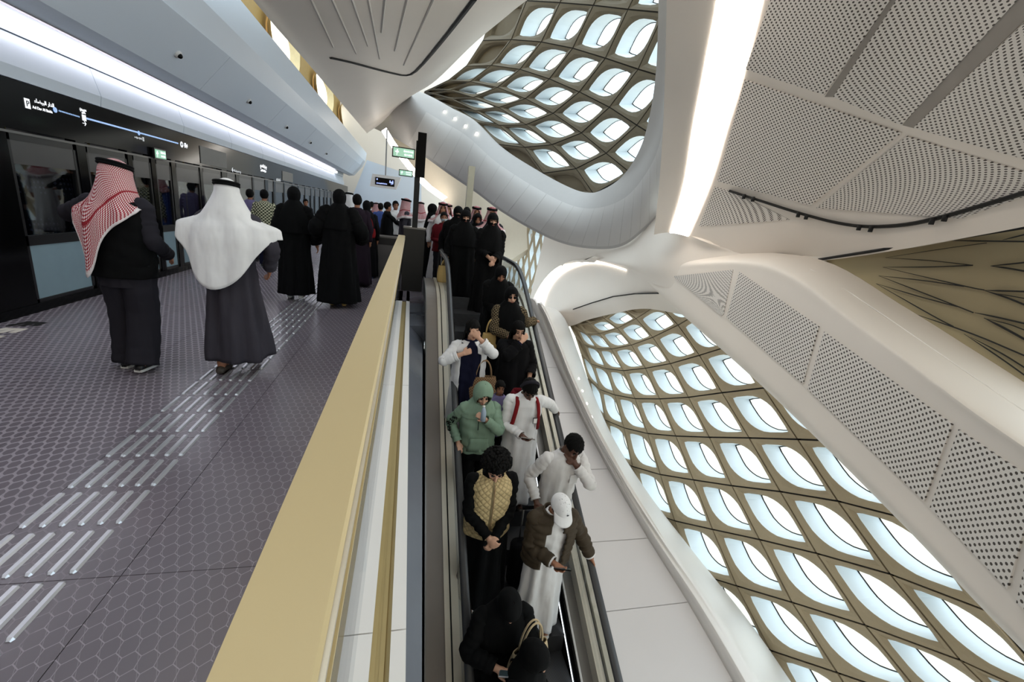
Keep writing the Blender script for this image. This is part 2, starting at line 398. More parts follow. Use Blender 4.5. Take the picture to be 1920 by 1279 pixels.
# header lettering: line map, station name, exits
TXTM = emat('sign_white', (.92, .95, 1, 1), .9); BLUEM = emat('line_blue', (.05, .28, .75, 1), .7); DIMM = emat('sign_dim', (.45, .48, .52, 1), .35)
def text(name, s, size, loc, rot, m, parent=None, align='CENTER', ext=.002):
    c = bpy.data.curves.new(name, 'FONT'); c.body = s; c.size = size; c.align_x = align; c.extrude = ext
    o = bpy.data.objects.new(name, c); COL.objects.link(o)
    dg = bpy.context.evaluated_depsgraph_get(); me = bpy.data.meshes.new_from_object(o.evaluated_get(dg)); bpy.data.objects.remove(o)
    me.materials.clear(); me.materials.append(m)
    o = bpy.data.objects.new(name, me); COL.objects.link(o); o.location = loc; o.rotation_euler = rot
    if parent is not None: o.parent = parent
    return o
def marks(parent, loc, w, h, n, m, axis='X', name='blurred_print', seed=1):
    """unreadable small print: strokes of uneven height on one baseline"""
    r_ = random.Random(seed); b_ = MB(); t_ = h*.16
    bx = (lambda a0, z0, a1, z1, d: b_.box((0, a0, z0), (d, a1, z1))) if axis == 'X' else (lambda a0, z0, a1, z1, d: b_.box((a0, -d, z0), (a1, 0, z1)))
    bx(-w/2, -t_/2, w/2, t_/2, .003)
    for k in range(n):
        c = -w/2+w*(k+.5)/n; s_ = w/n*r_.uniform(.18, .3); bx(c-s_, -h*r_.uniform(.1, .45), c+s_, h*r_.uniform(.2, .5), .0034)
    o = b_.build(name, m, parent); o.location = loc; return o
RW = (PI/2, 0, PI/2)                            # reads on a wall that faces +X
def hx(px, py): return onX(px, py, DX+.004)
def wtext(s, size, px, py, m=TXTM, al='CENTER'):
    return text('lettering', s, size, hx(px, py), RW, m, wl, al)
def arab(s):
    """visual order presentation forms, already shaped"""
    return s
wtext('Ad Dar Al Baida', .043, 80.5, 208)
wtext('\ufe80\ufe8e\ufec0\ufef4\ufe92\ufedf\ufe8d \ufead\ufe8d\ufeaa\ufedf\ufe8d', .06, 84, 197)
bb = MB(); p = hx(51, 194); bb.box((0, -.035, -.05), (.003, .035, .05)); o = bb.build('parking_badge', TXTM, wl); o.location = p
text('lettering', 'P', .085, p+Vector((.005, 0, -.03)), RW, BLACK, wl)
def disc(px, py, r, m, nm='line_stop'):
    bb = MB(); bb.loft([[(0, r*math.cos(a*PI/10), r*math.sin(a*PI/10)) for a in range(20)], [(.004, r*math.cos(a*PI/10), r*math.sin(a*PI/10)) for a in range(20)]])
    o = bb.build(nm, m, wl); o.location = hx(px, py); return o
disc(103, 206, .03, BLUEM)
def wline(a, b_, w, m, nm='route_line'):
    p, q = hx(*a), hx(*b_); bb = MB(); bb.hexa([p+Vector((0, 0, -w)), p+Vector((.003, 0, -w)), q+Vector((.003, 0, -w)), q+Vector((0, 0, -w)), p+Vector((0, 0, w)), p+Vector((.003, 0, w)), q+Vector((.003, 0, w)), q+Vector((0, 0, w))])
    return bb.build(nm, m, wl)
for k in range(14):
    f0, f1 = k/14, (k+.55)/14; wline((110+40*f0, 207.5+12*f0), (110+40*f1, 207.5+12*f1), .008, BLUEM)
wline((162, 222), (334, 269), .011, BLUEM)
bb = MB(); bb.box((0, -.035, -.035), (.003, .035, .035)); o = bb.build('stop_box', TXTM, wl); o.location = hx(157.5, 221)
wtext('\u2192', .09, 159, 236); marks(wl, hx(155.5, 207), .12, .05, 5, TXTM); marks(wl, hx(156.5, 212), .07, .03, 4, TXTM, seed=2)
disc(260, 249.5, .032, BLUEM); marks(wl, hx(259, 259), .2, .04, 8, DIMM, seed=4)
bb = MB(); bb.box((0, -.02, -.03), (.003, .02, .03)); o = bb.build('stop_box', DIMM, wl); o.location = hx(268.5, 261)
disc(340.5, 271, .05, TXTM); marks(wl, hx(348.5, 273.5), .13, .1, 5, TXTM, seed=5); marks(wl, hx(340.5, 271)+Vector((.004, 0, 0)), .05, .06, 2, BLACK, seed=6)
wtext('\u2190', .16, 437, 323, TXTM); marks(wl, hx(445.5, 322), .45, .1, 5, DIMM, seed=7); marks(wl, hx(494, 313), .6, .16, 5, TXTM, seed=8); marks(wl, hx(494, 321), .5, .12, 6, TXTM, seed=9)
marks(wl, hx(522, 338), .5, .13, 4, DIMM, seed=10)
for a in ((374, 273, 425, 316), (529, 320, 549, 342)):
    p, q = hx(a[0], a[1]), hx(a[2], a[3]); bb = MB(); bb.box((DX, p.y, q.z), (DX+.012, q.y, p.z)); bb.build('blank_plate', mat('blank_plate', rgb(112, 110, 106), .5), wl)
# green exit sign under the header
def exit_sign(loc, w, h, label, axis='X', nm='exit_sign'):
    o = empty(nm, loc); tag(o, label, 'sign'); EG = MATS.get('exit_green') or emat('exit_green', (.01, .34, .12, 1), .8)
    d = .03
    if axis == 'X': bx = lambda a, b_, dd, x0=0: ((x0, a[0], a[1]), (x0+dd, b_[0], b_[1]))
    else: bx = lambda a, b_, dd, x0=0: ((a[0], -x0-dd, a[1]), (b_[0], -x0, b_[1]))
    bb = MB(); bb.box(*bx((-w/2, -h/2), (w/2, h/2), d)); bb.build('housing', DARKF, o)
    bb = MB(); bb.box(*bx((-w/2+.02, -h/2+.02), (w/2-.02, h/2-.02), .004, d)); bb.build('face', EG, o)
    rot = RW if axis == 'X' else (PI/2, 0, 0)
    def t_(s, sz, u, v):
        p = (d+.006, u, v) if axis == 'X' else (u, -d-.006, v); text('lettering', s, sz, p, rot, TXTM, o)
    P_ = lambda u, v: Vector((d+.005, u, v)) if axis == 'X' else Vector((u, -d-.005, v)); marks(o, P_(w*.2, h*.14), w*.42, h*.26, 5, TXTM, axis, seed=11); marks(o, P_(w*.2, -h*.18), w*.36, h*.24, 4, TXTM, axis, seed=12)
    bb = MB(); u0 = -w*.3
    for (a, b_) in (((u0, -h*.3), (u0+h*.05, -h*.0)), ((u0-h*.15, -h*.02), (u0+h*.2, h*.08)), ((u0+h*.0, h*.1), (u0+h*.1, h*.25))): bb.box(*bx(a, b_, .003, d+.005))
    bb.build('running_figure', TXTM, o); return o
exit_sign(onX(297, 289, DX+.02), .36, .17, 'green lit exit sign under the black door header')

# ================================================================== parapet beside the escalator
pr = tag(empty('parapet', (-.1, 4, 0)), 'champagne metal capped parapet rail running along the platform edge', 'railing')
def pp(name, prof, m, y0=-1.2, y1=YE):
    b_ = MB().loft([[(x, y0, z) for x, z in prof], [(x, y1, z) for x, z in prof]]); return rel(b_, pr).build(name, m, pr)
CT = 1.12
pp('cap_rail', [(-.212, CT-.02), (-.205, CT), (-.088, CT), (-.082, CT-.006), (-.082, CT-.045), (-.212, CT-.045)], GOLD)
pp('cap_edge', [(-.082, CT-.012), (-.074, CT-.012), (-.074, CT-.022), (-.082, CT-.022)], CREAM)
pp('cap_channel', [(-.19, CT-.045), (-.084, CT-.045), (-.084, CT-.085), (-.19, CT-.085)], GOLDD)
pp('cap_bead', [(-.084, CT-.06), (-.074, CT-.06), (-.074, CT-.07), (-.084, CT-.07)], GOLD)
for k in range(7):
    y0 = -1.2+k*1.46; b_ = MB(); b_.box((-.135, y0+.005, -.02), (-.12, y0+1.455, CT-.085)); rel(b_, pr).build('glass_panel', GLASS, pr)
for k in range(4):
    y0 = -1.2+k*2.6; y1 = min(y0+2.594, YE)
    pp('base_trim', [(-.135, .0), (-.065, .0), (-.065, -.05), (-.135, -.05)], WHITE2, y0, y1); pp('base_trim', [(.008, .0), (.068, .0), (.068, -.05), (.008, -.05)], WHITE2, y0, y1)
pp('base_channel', [(-.065, -.012), (-.045, -.012), (-.045, -.016), (-.03, -.016), (-.03, -.012), (-.012, -.012), (-.012, -.02), (.008, -.006), (.008, -.06), (-.065, -.06)], GOLDD)
pp('slab_edge', [(-.2, -.005), (-.135, -.005), (-.135, -.35), (-.2, -.35)], SLATE)
# slab side wall down to the escalator
bb = MB(); bb.hexa([(.04, -1.2, -.05), (.2, -1.2, -.05), (.2, 7.2, -.05), (.04, 7.2, -.05), (.04, -1.2, -.051), (.2, -1.2, -.051), (.2, 7.2, -.051), (.04, 7.2, -.051)]); 
wv = tag(MB().add([(.068, -1.2, -.05), (.068, 7.6, -.05), (.312, 7.6, -.3), (.312, -1.2, -5.3), (.0, -1.2, -.05), (.0, 7.6, -.05), (.0, 7.6, -.3), (.0, -1.2, -5.3)], [(0, 1, 2, 3), (4, 7, 6, 5), (0, 4, 5, 1), (3, 2, 6, 7), (0, 3, 7, 4), (1, 5, 6, 2)]).build('trim_2', SLATE), kind='structure')
MB().box((.075, 6.5, -1.3), (.312, 7.25, -.06)).build('landing_fascia', SLATE, floor)
# dark end pylon with the sign post
py = tag(empty('pylon', (.06, YE+.16, 0)), 'dark end pylon closing the parapet at the head of the escalator', 'pylon')
bb = MB(); bb.box((-.17, -.12, 0), (.25, .3, 1.26)); o = bb.build('body', mat('pylon_dark', rgb(22, 20, 18), .4), py)
bb = MB(); bb.box((-.18, -.13, 1.26), (.26, .31, 1.29)); bb.build('cap', STEELD, py)
sp_ = tag(empty('sign_post', (.1, YE+.05, 1.29)), 'black sign post with a tall panel rising from the pylon', 'post')
bb = MB(); bb.box((-.055, -.03, 0), (.05, .06, 1.6)); bb.build('pole', BLACK, sp_)
bb = MB(); bb.box((-.03, -.05, .95), (.13, -.032, 1.75)); bb.build('sign_panel', BLACKG, sp_)
exit_sign(onY(757, 287, YE-.02), .42, .19, 'green lit exit sign fixed to the black sign post', 'Y')
exit_sign(onY(761, 325, 12.5), .36, .16, 'small green lit exit sign beyond the black sign post', 'Y')

# ================================================================== escalator
XL, XR = .62, 1.84; AH = -3.12; AS = -4.05
es = tag(empty('escalator', (1.23, 4, AS+SL*4)), 'black and steel escalator carrying people down beside the parapet', 'escalator')
def sweep(name, prof, a, m, y0=-1.0, yt=7.03, y1=8.3, parent=es, smooth=False):
    """profile (x, dz) swept up the slope at level a and then along the landing"""
    ys = [y0]+[yt-.5+.1*k for k in range(11)]+[y1]; rings = []
    for y in ys:
        lo = a+SL*y; hi = a+SL*yt; z = min(lo, hi)
        d = (y-yt)/.5
        if abs(d) < 1: z = hi-SL*.5*((1-d)**2)/4
        rings.append([(x, y, z+dz) for x, dz in prof])
    b_ = MB().loft(rings); return rel(b_, es).build(name, m, parent, smooth)
def rect(x0, x1, z0, z1): return [(x0, z0), (x1, z0), (x1, z1), (x0, z1)]
def hr(x): return [(x+.038*math.cos(a)*1.0, .022*math.sin(a)) for a in [2*PI*k/12 for k in range(12)]]
for x in (XL, XR):
    h = sweep('handrail', hr(x), AH, RUBBER, smooth=True, y1=8.6)
    sweep('handrail_guide', rect(x-.02, x+.02, -.05, -.018), AH, STEEL, y1=8.5)
    # newel
    b_ = MB(); z0 = AH+SL*7.03
    b_.tube([(x, 8.55, z0), (x, 8.72, z0-.03), (x, 8.86, z0-.14), (x, 8.92, z0-.32), (x, 8.86, z0-.5), (x, 8.72, z0-.62)], .036, 12); rel(b_, es).build('newel_handrail', RUBBER, es, True)
    s_ = -1 if x == XL else 1
    for k in range(7):
        y0 = -1+k*1.35; y1 = y0+1.345
        if y1 > 8.5: continue
        b_ = MB(); f = lambda y: min(AH+SL*y, z0)-.05
        b_.hexa([(x-.006, y0, f(y0)-.62), (x+.006, y0, f(y0)-.62), (x+.006, y1, f(y1)-.62), (x-.006, y1, f(y1)-.62), (x-.006, y0, f(y0)), (x+.006, y0, f(y0)), (x+.006, y1, f(y1)), (x-.006, y1, f(y1))])
        rel(b_, es).build('balustrade_glass', GLASS, es)
    sweep('inner_deck', rect(min(x, x-s_*.12), max(x, x-s_*.12), -.72, -.66), AH, STEELD)
    sweep('inner_deck_trim', rect(min(x-s_*.10, x-s_*.118), max(x-s_*.10, x-s_*.118), -.665, -.65), AH, STEEL)
    sweep('skirt', rect(min(x-s_*.12, x-s_*.14), max(x-s_*.12, x-s_*.14), -1.2, -.66), AH, BLACKG)
    sweep('skirt_light', rect(min(x-s_*.139, x-s_*.146), max(x-s_*.139, x-s_*.146), -.83, -.815), AH, emat('skirt_led', (.85, .93, 1, 1), 2.0))
    sweep('outer_deck', rect(min(x, x+s_*.07), max(x, x+s_*.07), -.7, -.5), AH, CREAM)
    sweep('outer_joint', rect(min(x+s_*.07, x+s_*.085), max(x+s_*.07, x+s_*.085), -.7, -.52), AH, BLACK)
sweep('outer_cladding', rect(XL-.135, XL-.085, -.75, -.5), AH, CREAM)
sweep('truss_cladding', rect(XL-.3, XL-.135, -.8, -.52), AH, TAUPE, y1=8.3)
sweep('truss_trim', rect(XL-.315, XL-.3, -.8, -.5), AH, STEELD)
sweep('outer_cladding', rect(XR+.085, XR+.17, -.75, -.45), AH, CREAM)
TREAD = NT('step_tread'); c_ = TREAD.node('ShaderNodeTexCoord'); w_ = TREAD.node('ShaderNodeTexWave'); w_.inputs['Scale'].default_value = 32; w_.bands_direction = 'X'
TREAD.l.new(c_.outputs['Object'], w_.inputs[0]); TREAD.l.new(TREAD.mix(w_.outputs['Fac'], rgb(20, 20, 21), rgb(92, 92, 94)), TREAD.b.inputs['Base Color']); TREAD.b.inputs['Roughness'].default_value = .4; TREAD.b.inputs['Metallic'].default_value = .5
st = None
for k in range(22):
    y = -.6+.36*k; z = AS+SL*y
    if z > -.02: break
    if st is None:
        b_ = MB(); b_.box((XL+.145, -.0, -.03), (XR-.145, .37, 0)); b_.box((XL+.145, .34, -.0), (XR-.145, .37, .21))
        b_.v = [(x-1.23, q, r_) for x, q, r_ in b_.v]; st = b_.build('step', TREAD.m, es); o = st
    else:
        o = bpy.data.objects.new('step', st.data); COL.objects.link(o); o.parent = es
    o.location = (0, y-4, z+SL*.18-es.location.z)
bb = MB(); bb.box((XL+.14, 7.0, -.03), (XR-.14, 8.9, .004)); rel(bb, es).build('landing_plate', STEELD, es)
bb = MB(); bb.hexa([(XL-.3, -1.2, AS-.9), (XR+.2, -1.2, AS-.9), (XR+.2, 7.2, -.75), (XL-.3, 7.2, -.75), (XL-.3, -1.2, AS-.8), (XR+.2, -1.2, AS-.8), (XR+.2, 7.2, -.65), (XL-.3, 7.2, -.65)])
rel(bb, es).build('truss', BLACK, es)

# ================================================================== deck and ledge right of the escalator
AD = -3.6
edge_px = [(1440, 1400), (1375, 1279), (1290, 1130), (1215, 1010), (1140, 880), (1085, 775), (1045, 690), (1018, 625), (1003, 590), (992, 560)]
fac_px = [(1560, 1400), (1480, 1279), (1400, 1165), (1300, 1040), (1215, 930), (1152, 830), (1112, 740), (1086, 670), (1062, 605), (1045, 585)]
E3 = [onS(x, y, AD) for x, y in edge_px]
dk = tag(empty('trim_3'), kind='structure')
ip = [Vector((XR+.15, p.y+.0, AD+SL*p.y)) for p in E3]
for k in range(9):                                  # sloping deck slabs
    t0, t1 = k+.012, k+1
    vs = []
    for t_ in (t0, t0*.5+t1*.5, t1):
        a = spline(ip, t_); c_ = spline(E3, t_)
        for w in (0, .5, 1): vs.append(a.lerp(c_, w))
    n = len(vs); vs2 = vs+[v-Vector((0, 0, .05)) for v in vs]
    fs = [(j*3+i, j*3+i+1, j*3+i+4, j*3+i+3) for j in range(2) for i in range(2)]; fs += [tuple(q+n for q in f[::-1]) for f in fs]
    ring = [0, 1, 2, 5, 8, 7, 6, 3]; fs += [(ring[i], ring[(i+1) % 8], ring[(i+1) % 8]+n, ring[i]+n) for i in range(8)]
    mesh('deck_slab', vs2, fs, DECKM, dk)
rows = [[p-Vector((0, 0, .25)) for p in E3], [p+Vector((.02, 0, .0)) for p in E3],
        [onS(a[0]*.72+b_[0]*.28, a[1]*.72+b_[1]*.28, AD+.12) for a, b_ in zip(edge_px, fac_px)],
        [onS(a[0]*.42+b_[0]*.58, a[1]*.42+b_[1]*.58, AD-.25) for a, b_ in zip(edge_px, fac_px)], [onX(x, y, 5.47) for x, y in fac_px],
        [onX(x, y, 5.47)+Vector((-.15, 0, -1.0)) for x, y in fac_px]]
ledge = Patch(rows).make('ledge', WHITE2, thick=.05, parent=dk)
for px, py in ((1085, 710), (1092, 733), (1100, 757), (1109, 782)):
    bvl = BVHTree.FromPolygons(*Patch(rows).grid(0, 9, 0, 5, 0, 72, 40)[:2])
    h = bvl.ray_cast(Vector(CP), Vector(ray(px, py)))
    if h[0] is not None:
        n = h[1] if h[1].dot(Vector(CP)-h[0]) > 0 else -h[1]
        o = tag(MB().tube([-n*.01, n*.012], .017, 12).build('ledge_spotlight', SPOTM, None), 'tiny round spotlight set in the white ledge below the lattice', 'light', 'spotlights in the ledge'); o.location = h[0]

# ================================================================== lattice facades
def lattice(tab, ext=0): return tab
def round_loop(r4, m, n):
    """inner opening: outer square points and matching inner points; r4 = corner radii ul, ur, lr, ll"""
    cs = [(0, 0), (1, 0), (1, 1), (0, 1)]; out = []; inn = []
    for k in range(4):
        a, b_ = cs[k], cs[(k+1) % 4]
        for i in range(n):
            f = i/n; q = (a[0]+(b_[0]-a[0])*f, a[1]+(b_[1]-a[1])*f); out.append(q)
            p = [m+(1-2*m)*q[0], m+(1-2*m)*q[1]]
            for c, r in zip(cs, r4):
                cx = m+(1-2*m)*c[0]; cy = m+(1-2*m)*c[1]; gx = cx+(r if c[0] == 0 else -r); gy = cy+(r if c[1] == 0 else -r)
                if (p[0]-gx)*(cx-gx) > 0 and (p[1]-gy)*(cy-gy) > 0:
                    dx, dy = p[0]-gx, p[1]-gy; l = math.hypot(dx, dy); p = [gx+dx/l*r, gy+dy/l*r]; break
            inn.append(tuple(p))
    return out, inn
def cell(parent, UL, UR, LR, LL, nout, fm, r4, m=.12, depth=.5, blind=False, gap=.016, pane=WGLASS, back=.86, rm=REVEAL):
    n = 6; out, inn = round_loop(r4, m, n); N = len(out)
    def P(u, v, d): 
        p = (UL*(1-u)+UR*u)*(1-v)+(LL*(1-u)+LR*u)*v; return p+nout*d
    sz = ((UR-UL).length+(LL-UL).length)/2
    g = lambda q: (gap+(1-2*gap)*q[0], gap+(1-2*gap)*q[1])
    mid = [((o[0]*.45+i[0]*.55), (o[1]*.45+i[1]*.55)) for o, i in zip(out, inn)]
    rings = [[P(*g(q), .12*sz) for q in out], [P(*g(q), 0) for q in out], [P(*q, .012*sz) for q in mid], [P(*q, .05*sz) for q in inn]]
    b_ = MB()
    if blind:
        inn2 = [(.5+(q[0]-.5)*.93, .5+(q[1]-.5)*.93) for q in inn]
        rings.append([P(*q, .1*sz) for q in inn2]); b_.loft(rings, 0, True, (False, True)); b_.build('lattice_panel', fm, parent); return
    b_.loft(rings, 0, True, (False, False))
    d = depth*sz; bk = [(.5+(q[0]-.5)*back, .5+(q[1]-.5)*back) for q in inn]
    b_.loft([[P(*q, .05*sz) for q in inn], [P(*q, .06*sz) for q in inn], [P(*q, d) for q in bk]], 1, True, (False, False))
    bk2 = [(.5+(q[0]-.5)*(back-.05), .5+(q[1]-.5)*(back-.05)) for q in inn]
    b_.loft([[P(*q, d) for q in bk], [P(*q, d+.01) for q in bk2]], 2, True, (False, False))
    o = b_.build('lattice_cell', [fm, rm, DARKF], parent)
    mesh('window_pane', [P(*q, d+.012) for q in bk2], [tuple(range(N))], pane, o)
def extrap(T):
    """fill a dict {(r,k):(x,y)} outward by linear continuation"""
    rs = sorted({a for a, _ in T}); ks = sorted({c for _, c in T})
    for _ in range(6):
        new = {}
        for r in rs:
            for k in ks:
                if (r, k) in T: continue
                est = []
                for dr, dk_ in ((0, 1), (0, -1), (1, 0), (-1, 0)):
                    a, c = (r+dr, k+dk_), (r+2*dr, k+2*dk_)
                    if a in T and c in T: est.append((2*T[a][0]-T[c][0], 2*T[a][1]-T[c][1]))
                if est: new[(r, k)] = (sum(e[0] for e in est)/len(est), sum(e[1] for e in est)/len(est))
        T.update(new)
        if not new: break
    return T
c1 = lambda x, y: (1040+x/4, 560+y/4)
T = {(-2, 1): (1190, 545), (-2, 2): (1145, 566), (-2, 3): (1117, 580), (-2, 4): (1088, 588), (-2, 5): (1068, 594), (-2, 6): (1056, 598), (-1, 2): c1(490, 65), (-1, 3): c1(370, 150), (-1, 4): c1(260, 190), (-1, 5): c1(180, 190),
     (0, 1): c1(780, 40), (0, 2): c1(610, 150), (0, 3): c1(470, 222), (0, 4): c1(335, 262), (0, 5): c1(235, 265), (0, 6): c1(165, 228),
     (1, 0): c1(1110, 90), (1, 1): c1(925, 198), (1, 2): c1(735, 290), (1, 3): c1(575, 348), (1, 4): c1(425, 378), (1, 5): c1(318, 375), (1, 6): c1(220, 345),
     (2, 0): c1(1320, 352), (2, 1): c1(1085, 425), (2, 2): c1(868, 487), (2, 3): c1(680, 522), (2, 4): c1(515, 540), (2, 5): c1(385, 525), (2, 6): c1(275, 490),
     (3, -1): c1(1900, 620), (3, 0): c1(1565, 670), (3, 1): c1(1255, 706), (3, 2): c1(1003, 740), (3, 3): c1(787, 752), (3, 4): c1(602, 750), (3, 5): c1(450, 722), (3, 6): c1(338, 682),
     (4, -1): (1600, 828), (4, 0): c1(1822, 1056), (4, 1): c1(1458, 1045), (4, 2): c1(1160, 1040), (4, 3): c1(908, 1031), (4, 4): c1(697, 1012), (4, 5): c1(520, 970), (4, 6): c1(377, 910),
     (5, -1): (1711, 976), (5, 0): (1571, 940), (5, 1): (1463, 922), (5, 2): (1372, 911), (5, 3): (1300, 900), (5, 4): (1238, 890), (5, 5): (1186, 875), (5, 6): (1147, 857),
     (6, -1): (1847, 1145), (6, 0): (1669, 1077), (6, 1): (1531, 1038), (6, 2): (1424, 1012), (6, 3): (1336, 993), (6, 4): (1265, 977), (6, 5): (1209, 957),
     (7, -1): (2010, 1335), (7, 0): (1801, 1239), (7, 1): (1622, 1173), (7, 2): (1485, 1130), (7, 3): (1381, 1099), (7, 4): (1299, 1074),
     (8, 1): (1740, 1320), (8, 2): (1570, 1262), (8, 3): (1444, 1220), (8, 0): (1965, 1400), (8, -1): (2200, 1520), (9, 2): (1670, 1420), (9, 1): (1880, 1500), (9, 3): (1520, 1360), (9, 0): (2150, 1590)}
for k in (7,):
    for r in range(-1, 7): T[(r, k)] = {-1: (1068, 601), 0: (1066, 606), 1: (1078, 630), 2: (1089, 664), 3: (1101, 708), 4: (1113, 762), 5: (1122, 838), 6: (1166, 938)}[r]
T[(-1, 6)] = (1073, 604); T[(-1, 1)] = (1207, 545); T[(0, 0)] = (1278, 545); T[(-1, 0)] = (1250, 520); T[(6, 6)] = (1168, 940); del T[(6, 7)]
T[(7, 5)] = (1236, 1052); T[(8, 4)] = (1345, 1186); T[(9, 4)] = (1400, 1300)
FX = 5.5
wr = tag(empty('wall_right', (FX, 6, 0)), kind='structure'); wr.location = (0, 0, 0)
V3 = {k: onX(x, y, FX) for k, (x, y) in T.items()}
joint = MB()
NO = Vector((1, 0, 0))
def jline(a, b_, jm, n, w):
    d = (b_-a).normalized(); s_ = d.cross(n).normalized()*w
    jm.hexa([a-s_+n*.03, a+s_+n*.03, b_+s_+n*.03, b_-s_+n*.03, a-s_+n*.12, a+s_+n*.12, b_+s_+n*.12, b_-s_+n*.12])
for (r, k) in sorted(V3):
    q = [(r, k+1), (r, k), (r+1, k), (r+1, k+1)]
    if all(c in V3 for c in q):
        UL, UR, LR, LL = [V3[c] for c in q]
        blind = (r, k) in ((5, 6), (6, 5), (7, 4), (8, 3), (-1, 1), (-1, 0), (-1, 5), (-1, 4), (-1, 3), (-1, 2)) or k >= 6 and r < 2 or r == -2
        if (r, k) in ((-1, 2), (-1, 3)): blind = False
        cell(wr, UL, UR, LR, LL, NO, OLIVE, (.07, .36, .05, .36), m=.12, depth=.36, blind=blind, back=.92)
    for c in ((r, k+1), (r+1, k)):
        if c in V3: jline(V3[(r, k)], V3[c], joint, NO, .022)
joint.build('joint_grid', BLACK, wr)
# far stretch of the same facade beyond the white hub
cy_, cz_ = 1.15, 1.25
for i in range(9):
    for j in range(7):
        y0 = 17.5+i*cy_; z0 = -2.8+j*cz_*.62; y0 += (j % 2)*cy_/2
        A = Vector((FX+.1, y0, z0)); cc = [A+Vector((0, 0, cz_*.62)), A+Vector((0, -cy_/2, 0)), A-Vector((0, 0, cz_*.62)), A+Vector((0, cy_/2, 0))]
        cell(wr, cc[3], cc[0], cc[1], cc[2], NO, OLIVE, (.03, .1, .03, .1), m=.15, depth=.4)
# upper facade
c6 = lambda x, y: (780+x/4, y/4)
TU = {(0, -1): c6(830, 5), (0, 0): c6(1080, 20), (0, 1): c6(1330, 40), (0, 2): c6(1590, 70), (0, 3): c6(1860, 95),
      (1, -2): c6(500, 305), (1, -1): c6(715, 297), (1, 0): c6(940, 315), (1, 1): c6(1175, 362), (1, 2): c6(1420, 437), (1, 3): c6(1665, 520), (1, 4): c6(1905, 592),
      (2, -2): c6(375, 497), (2, -1): c6(565, 490), (2, 0): c6(780, 520), (2, 1): c6(1000, 592), (2, 2): c6(1225, 690), (2, 3): c6(1450, 805), (2, 4): c6(1655, 940), (2, 5): c6(1850, 1060),
      (3, -2): c6(240, 605), (3, -1): c6(405, 612), (3, 0): c6(610, 655), (3, 1): c6(820, 740), (3, 2): c6(1028, 850), (3, 3): c6(1240, 998), (3, 4): c6(1425, 1150), (3, 5): c6(1610, 1300),
      (4, -2): c6(110, 668), (4, -1): c6(255, 675), (4, 0): c6(430, 730), (4, 1): c6(620, 805), (4, 2): c6(825, 935), (4, 3): c6(1020, 1085), (4, 4): c6(1200, 1265), (4, 5): c6(1330, 1455),
      (5, -2): c6(60, 690), (5, -1): c6(130, 702), (5, 0): c6(260, 740), (5, 1): c6(445, 830), (5, 2): c6(625, 940), (5, 3): c6(815, 1105), (5, 4): c6(955, 1300), (5, 5): c6(1050, 1500),
      (6, -1): c6(70, 705), (6, 0): c6(140, 745), (6, 1): c6(270, 805), (6, 2): c6(440, 915), (6, 3): c6(600, 1080), (6, 4): c6(700, 1280),
      (-1, -1): c6(960, -330), (-1, 0): c6(1220, -320), (-1, 1): c6(1490, -310), (-1, 2): c6(1770, -300), (-1, 3): c6(2060, -290), (0, 4): c6(2130, 120), (-1, -2): c6(700, -340), (0, -2): c6(600, 0), (3, 6): c6(1800, 1430), (2, 6): c6(2050, 1180), (1, 5): c6(2150, 680)}
def yup(px):
    f = (px-785)/475; inv = .0294+(.0870-.0294)*(.82*f+.18*f*f); return 1/max(inv, .026)
VU = {k: onY(x, y, yup(x)) for k, (x, y) in TU.items()}
wu = tag(empty('wall_back', (0, 0, 0)), kind='structure')
joint = MB()
for (r, k) in sorted(VU):
    q = [(r, k), (r, k+1), (r+1, k+1), (r+1, k)]
    if all(c in VU for c in q):
        UL, UR, LR, LL = [VU[c] for c in q]; n = (UR-UL).cross(LL-UL).normalized()
        if n.dot(UL-Vector(CP)) < 0: n = -n
        blind = (r, k) in ((4, -2), (3, -2), (2, -2), (5, -2), (5, -1), (4, -1), (5, 4), (4, 4), (5, 3), (1, -2), (6, 0), (5, 0), (-1, -1), (-1, 0), (-1, 1), (-1, -2), (0, -2))
        if (r, k) in ((2, -2),): blind = False
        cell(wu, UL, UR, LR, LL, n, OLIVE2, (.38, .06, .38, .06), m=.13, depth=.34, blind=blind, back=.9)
    else: n = Vector((.6, .8, 0))
    for c in ((r, k+1), (r+1, k)):
        if c in VU: jline(VU[(r, k)], VU[c], joint, n if n.length > .5 else Vector((.6, .8, 0)), .02+.0012*VU[c].y)
joint.build('joint_grid', BLACK, wu)

# ================================================================== white sculpted shell
def T_(l): return [onT(x, y, t) for x, y, t in l]
ceil_rows = [T_([(1256, -500, 6.0), (1375, -500, 5.8), (1480, -500, 5.7), (1660, -500, 5.4), (1880, -500, 5.0), (2300, -500, 4.6)]),
             T_([(1251, -60, 7.2), (1352, -60, 6.9), (1441, -60, 6.7), (1600, -60, 6.2), (1780, -60, 5.8), (2300, -60, 4.9)]),
             T_([(1247, 130, 7.8), (1320, 130, 7.4), (1397, 130, 7.2), (1560, 140, 6.6), (1750, 145, 6.1), (2300, 140, 5.1)]),
             T_([(1243, 240, 8.2), (1299, 240, 7.9), (1364, 240, 7.7), (1535, 260, 7.0), (1735, 270, 6.5), (2300, 240, 5.3)]),
             T_([(1236, 345, 8.6), (1282, 345, 8.4), (1332, 345, 8.2), (1510, 375, 7.5), (1715, 375, 6.8), (2300, 310, 5.6)]),
             T_([(1226, 440, 8.9), (1256, 436, 8.8), (1291, 443, 8.75), (1400, 478, 8.1), (1560, 487, 7.5), (2300, 355, 5.7)])]
CEIL = Patch(ceil_rows); cb = bvh_of(CEIL)
ceil = CEIL.make('ceiling', WHITE, thick=.25); tag(ceil, kind='structure')
vs, fs, uv = CEIL.grid(1, 2, 0, 5, .012, 6, 40)
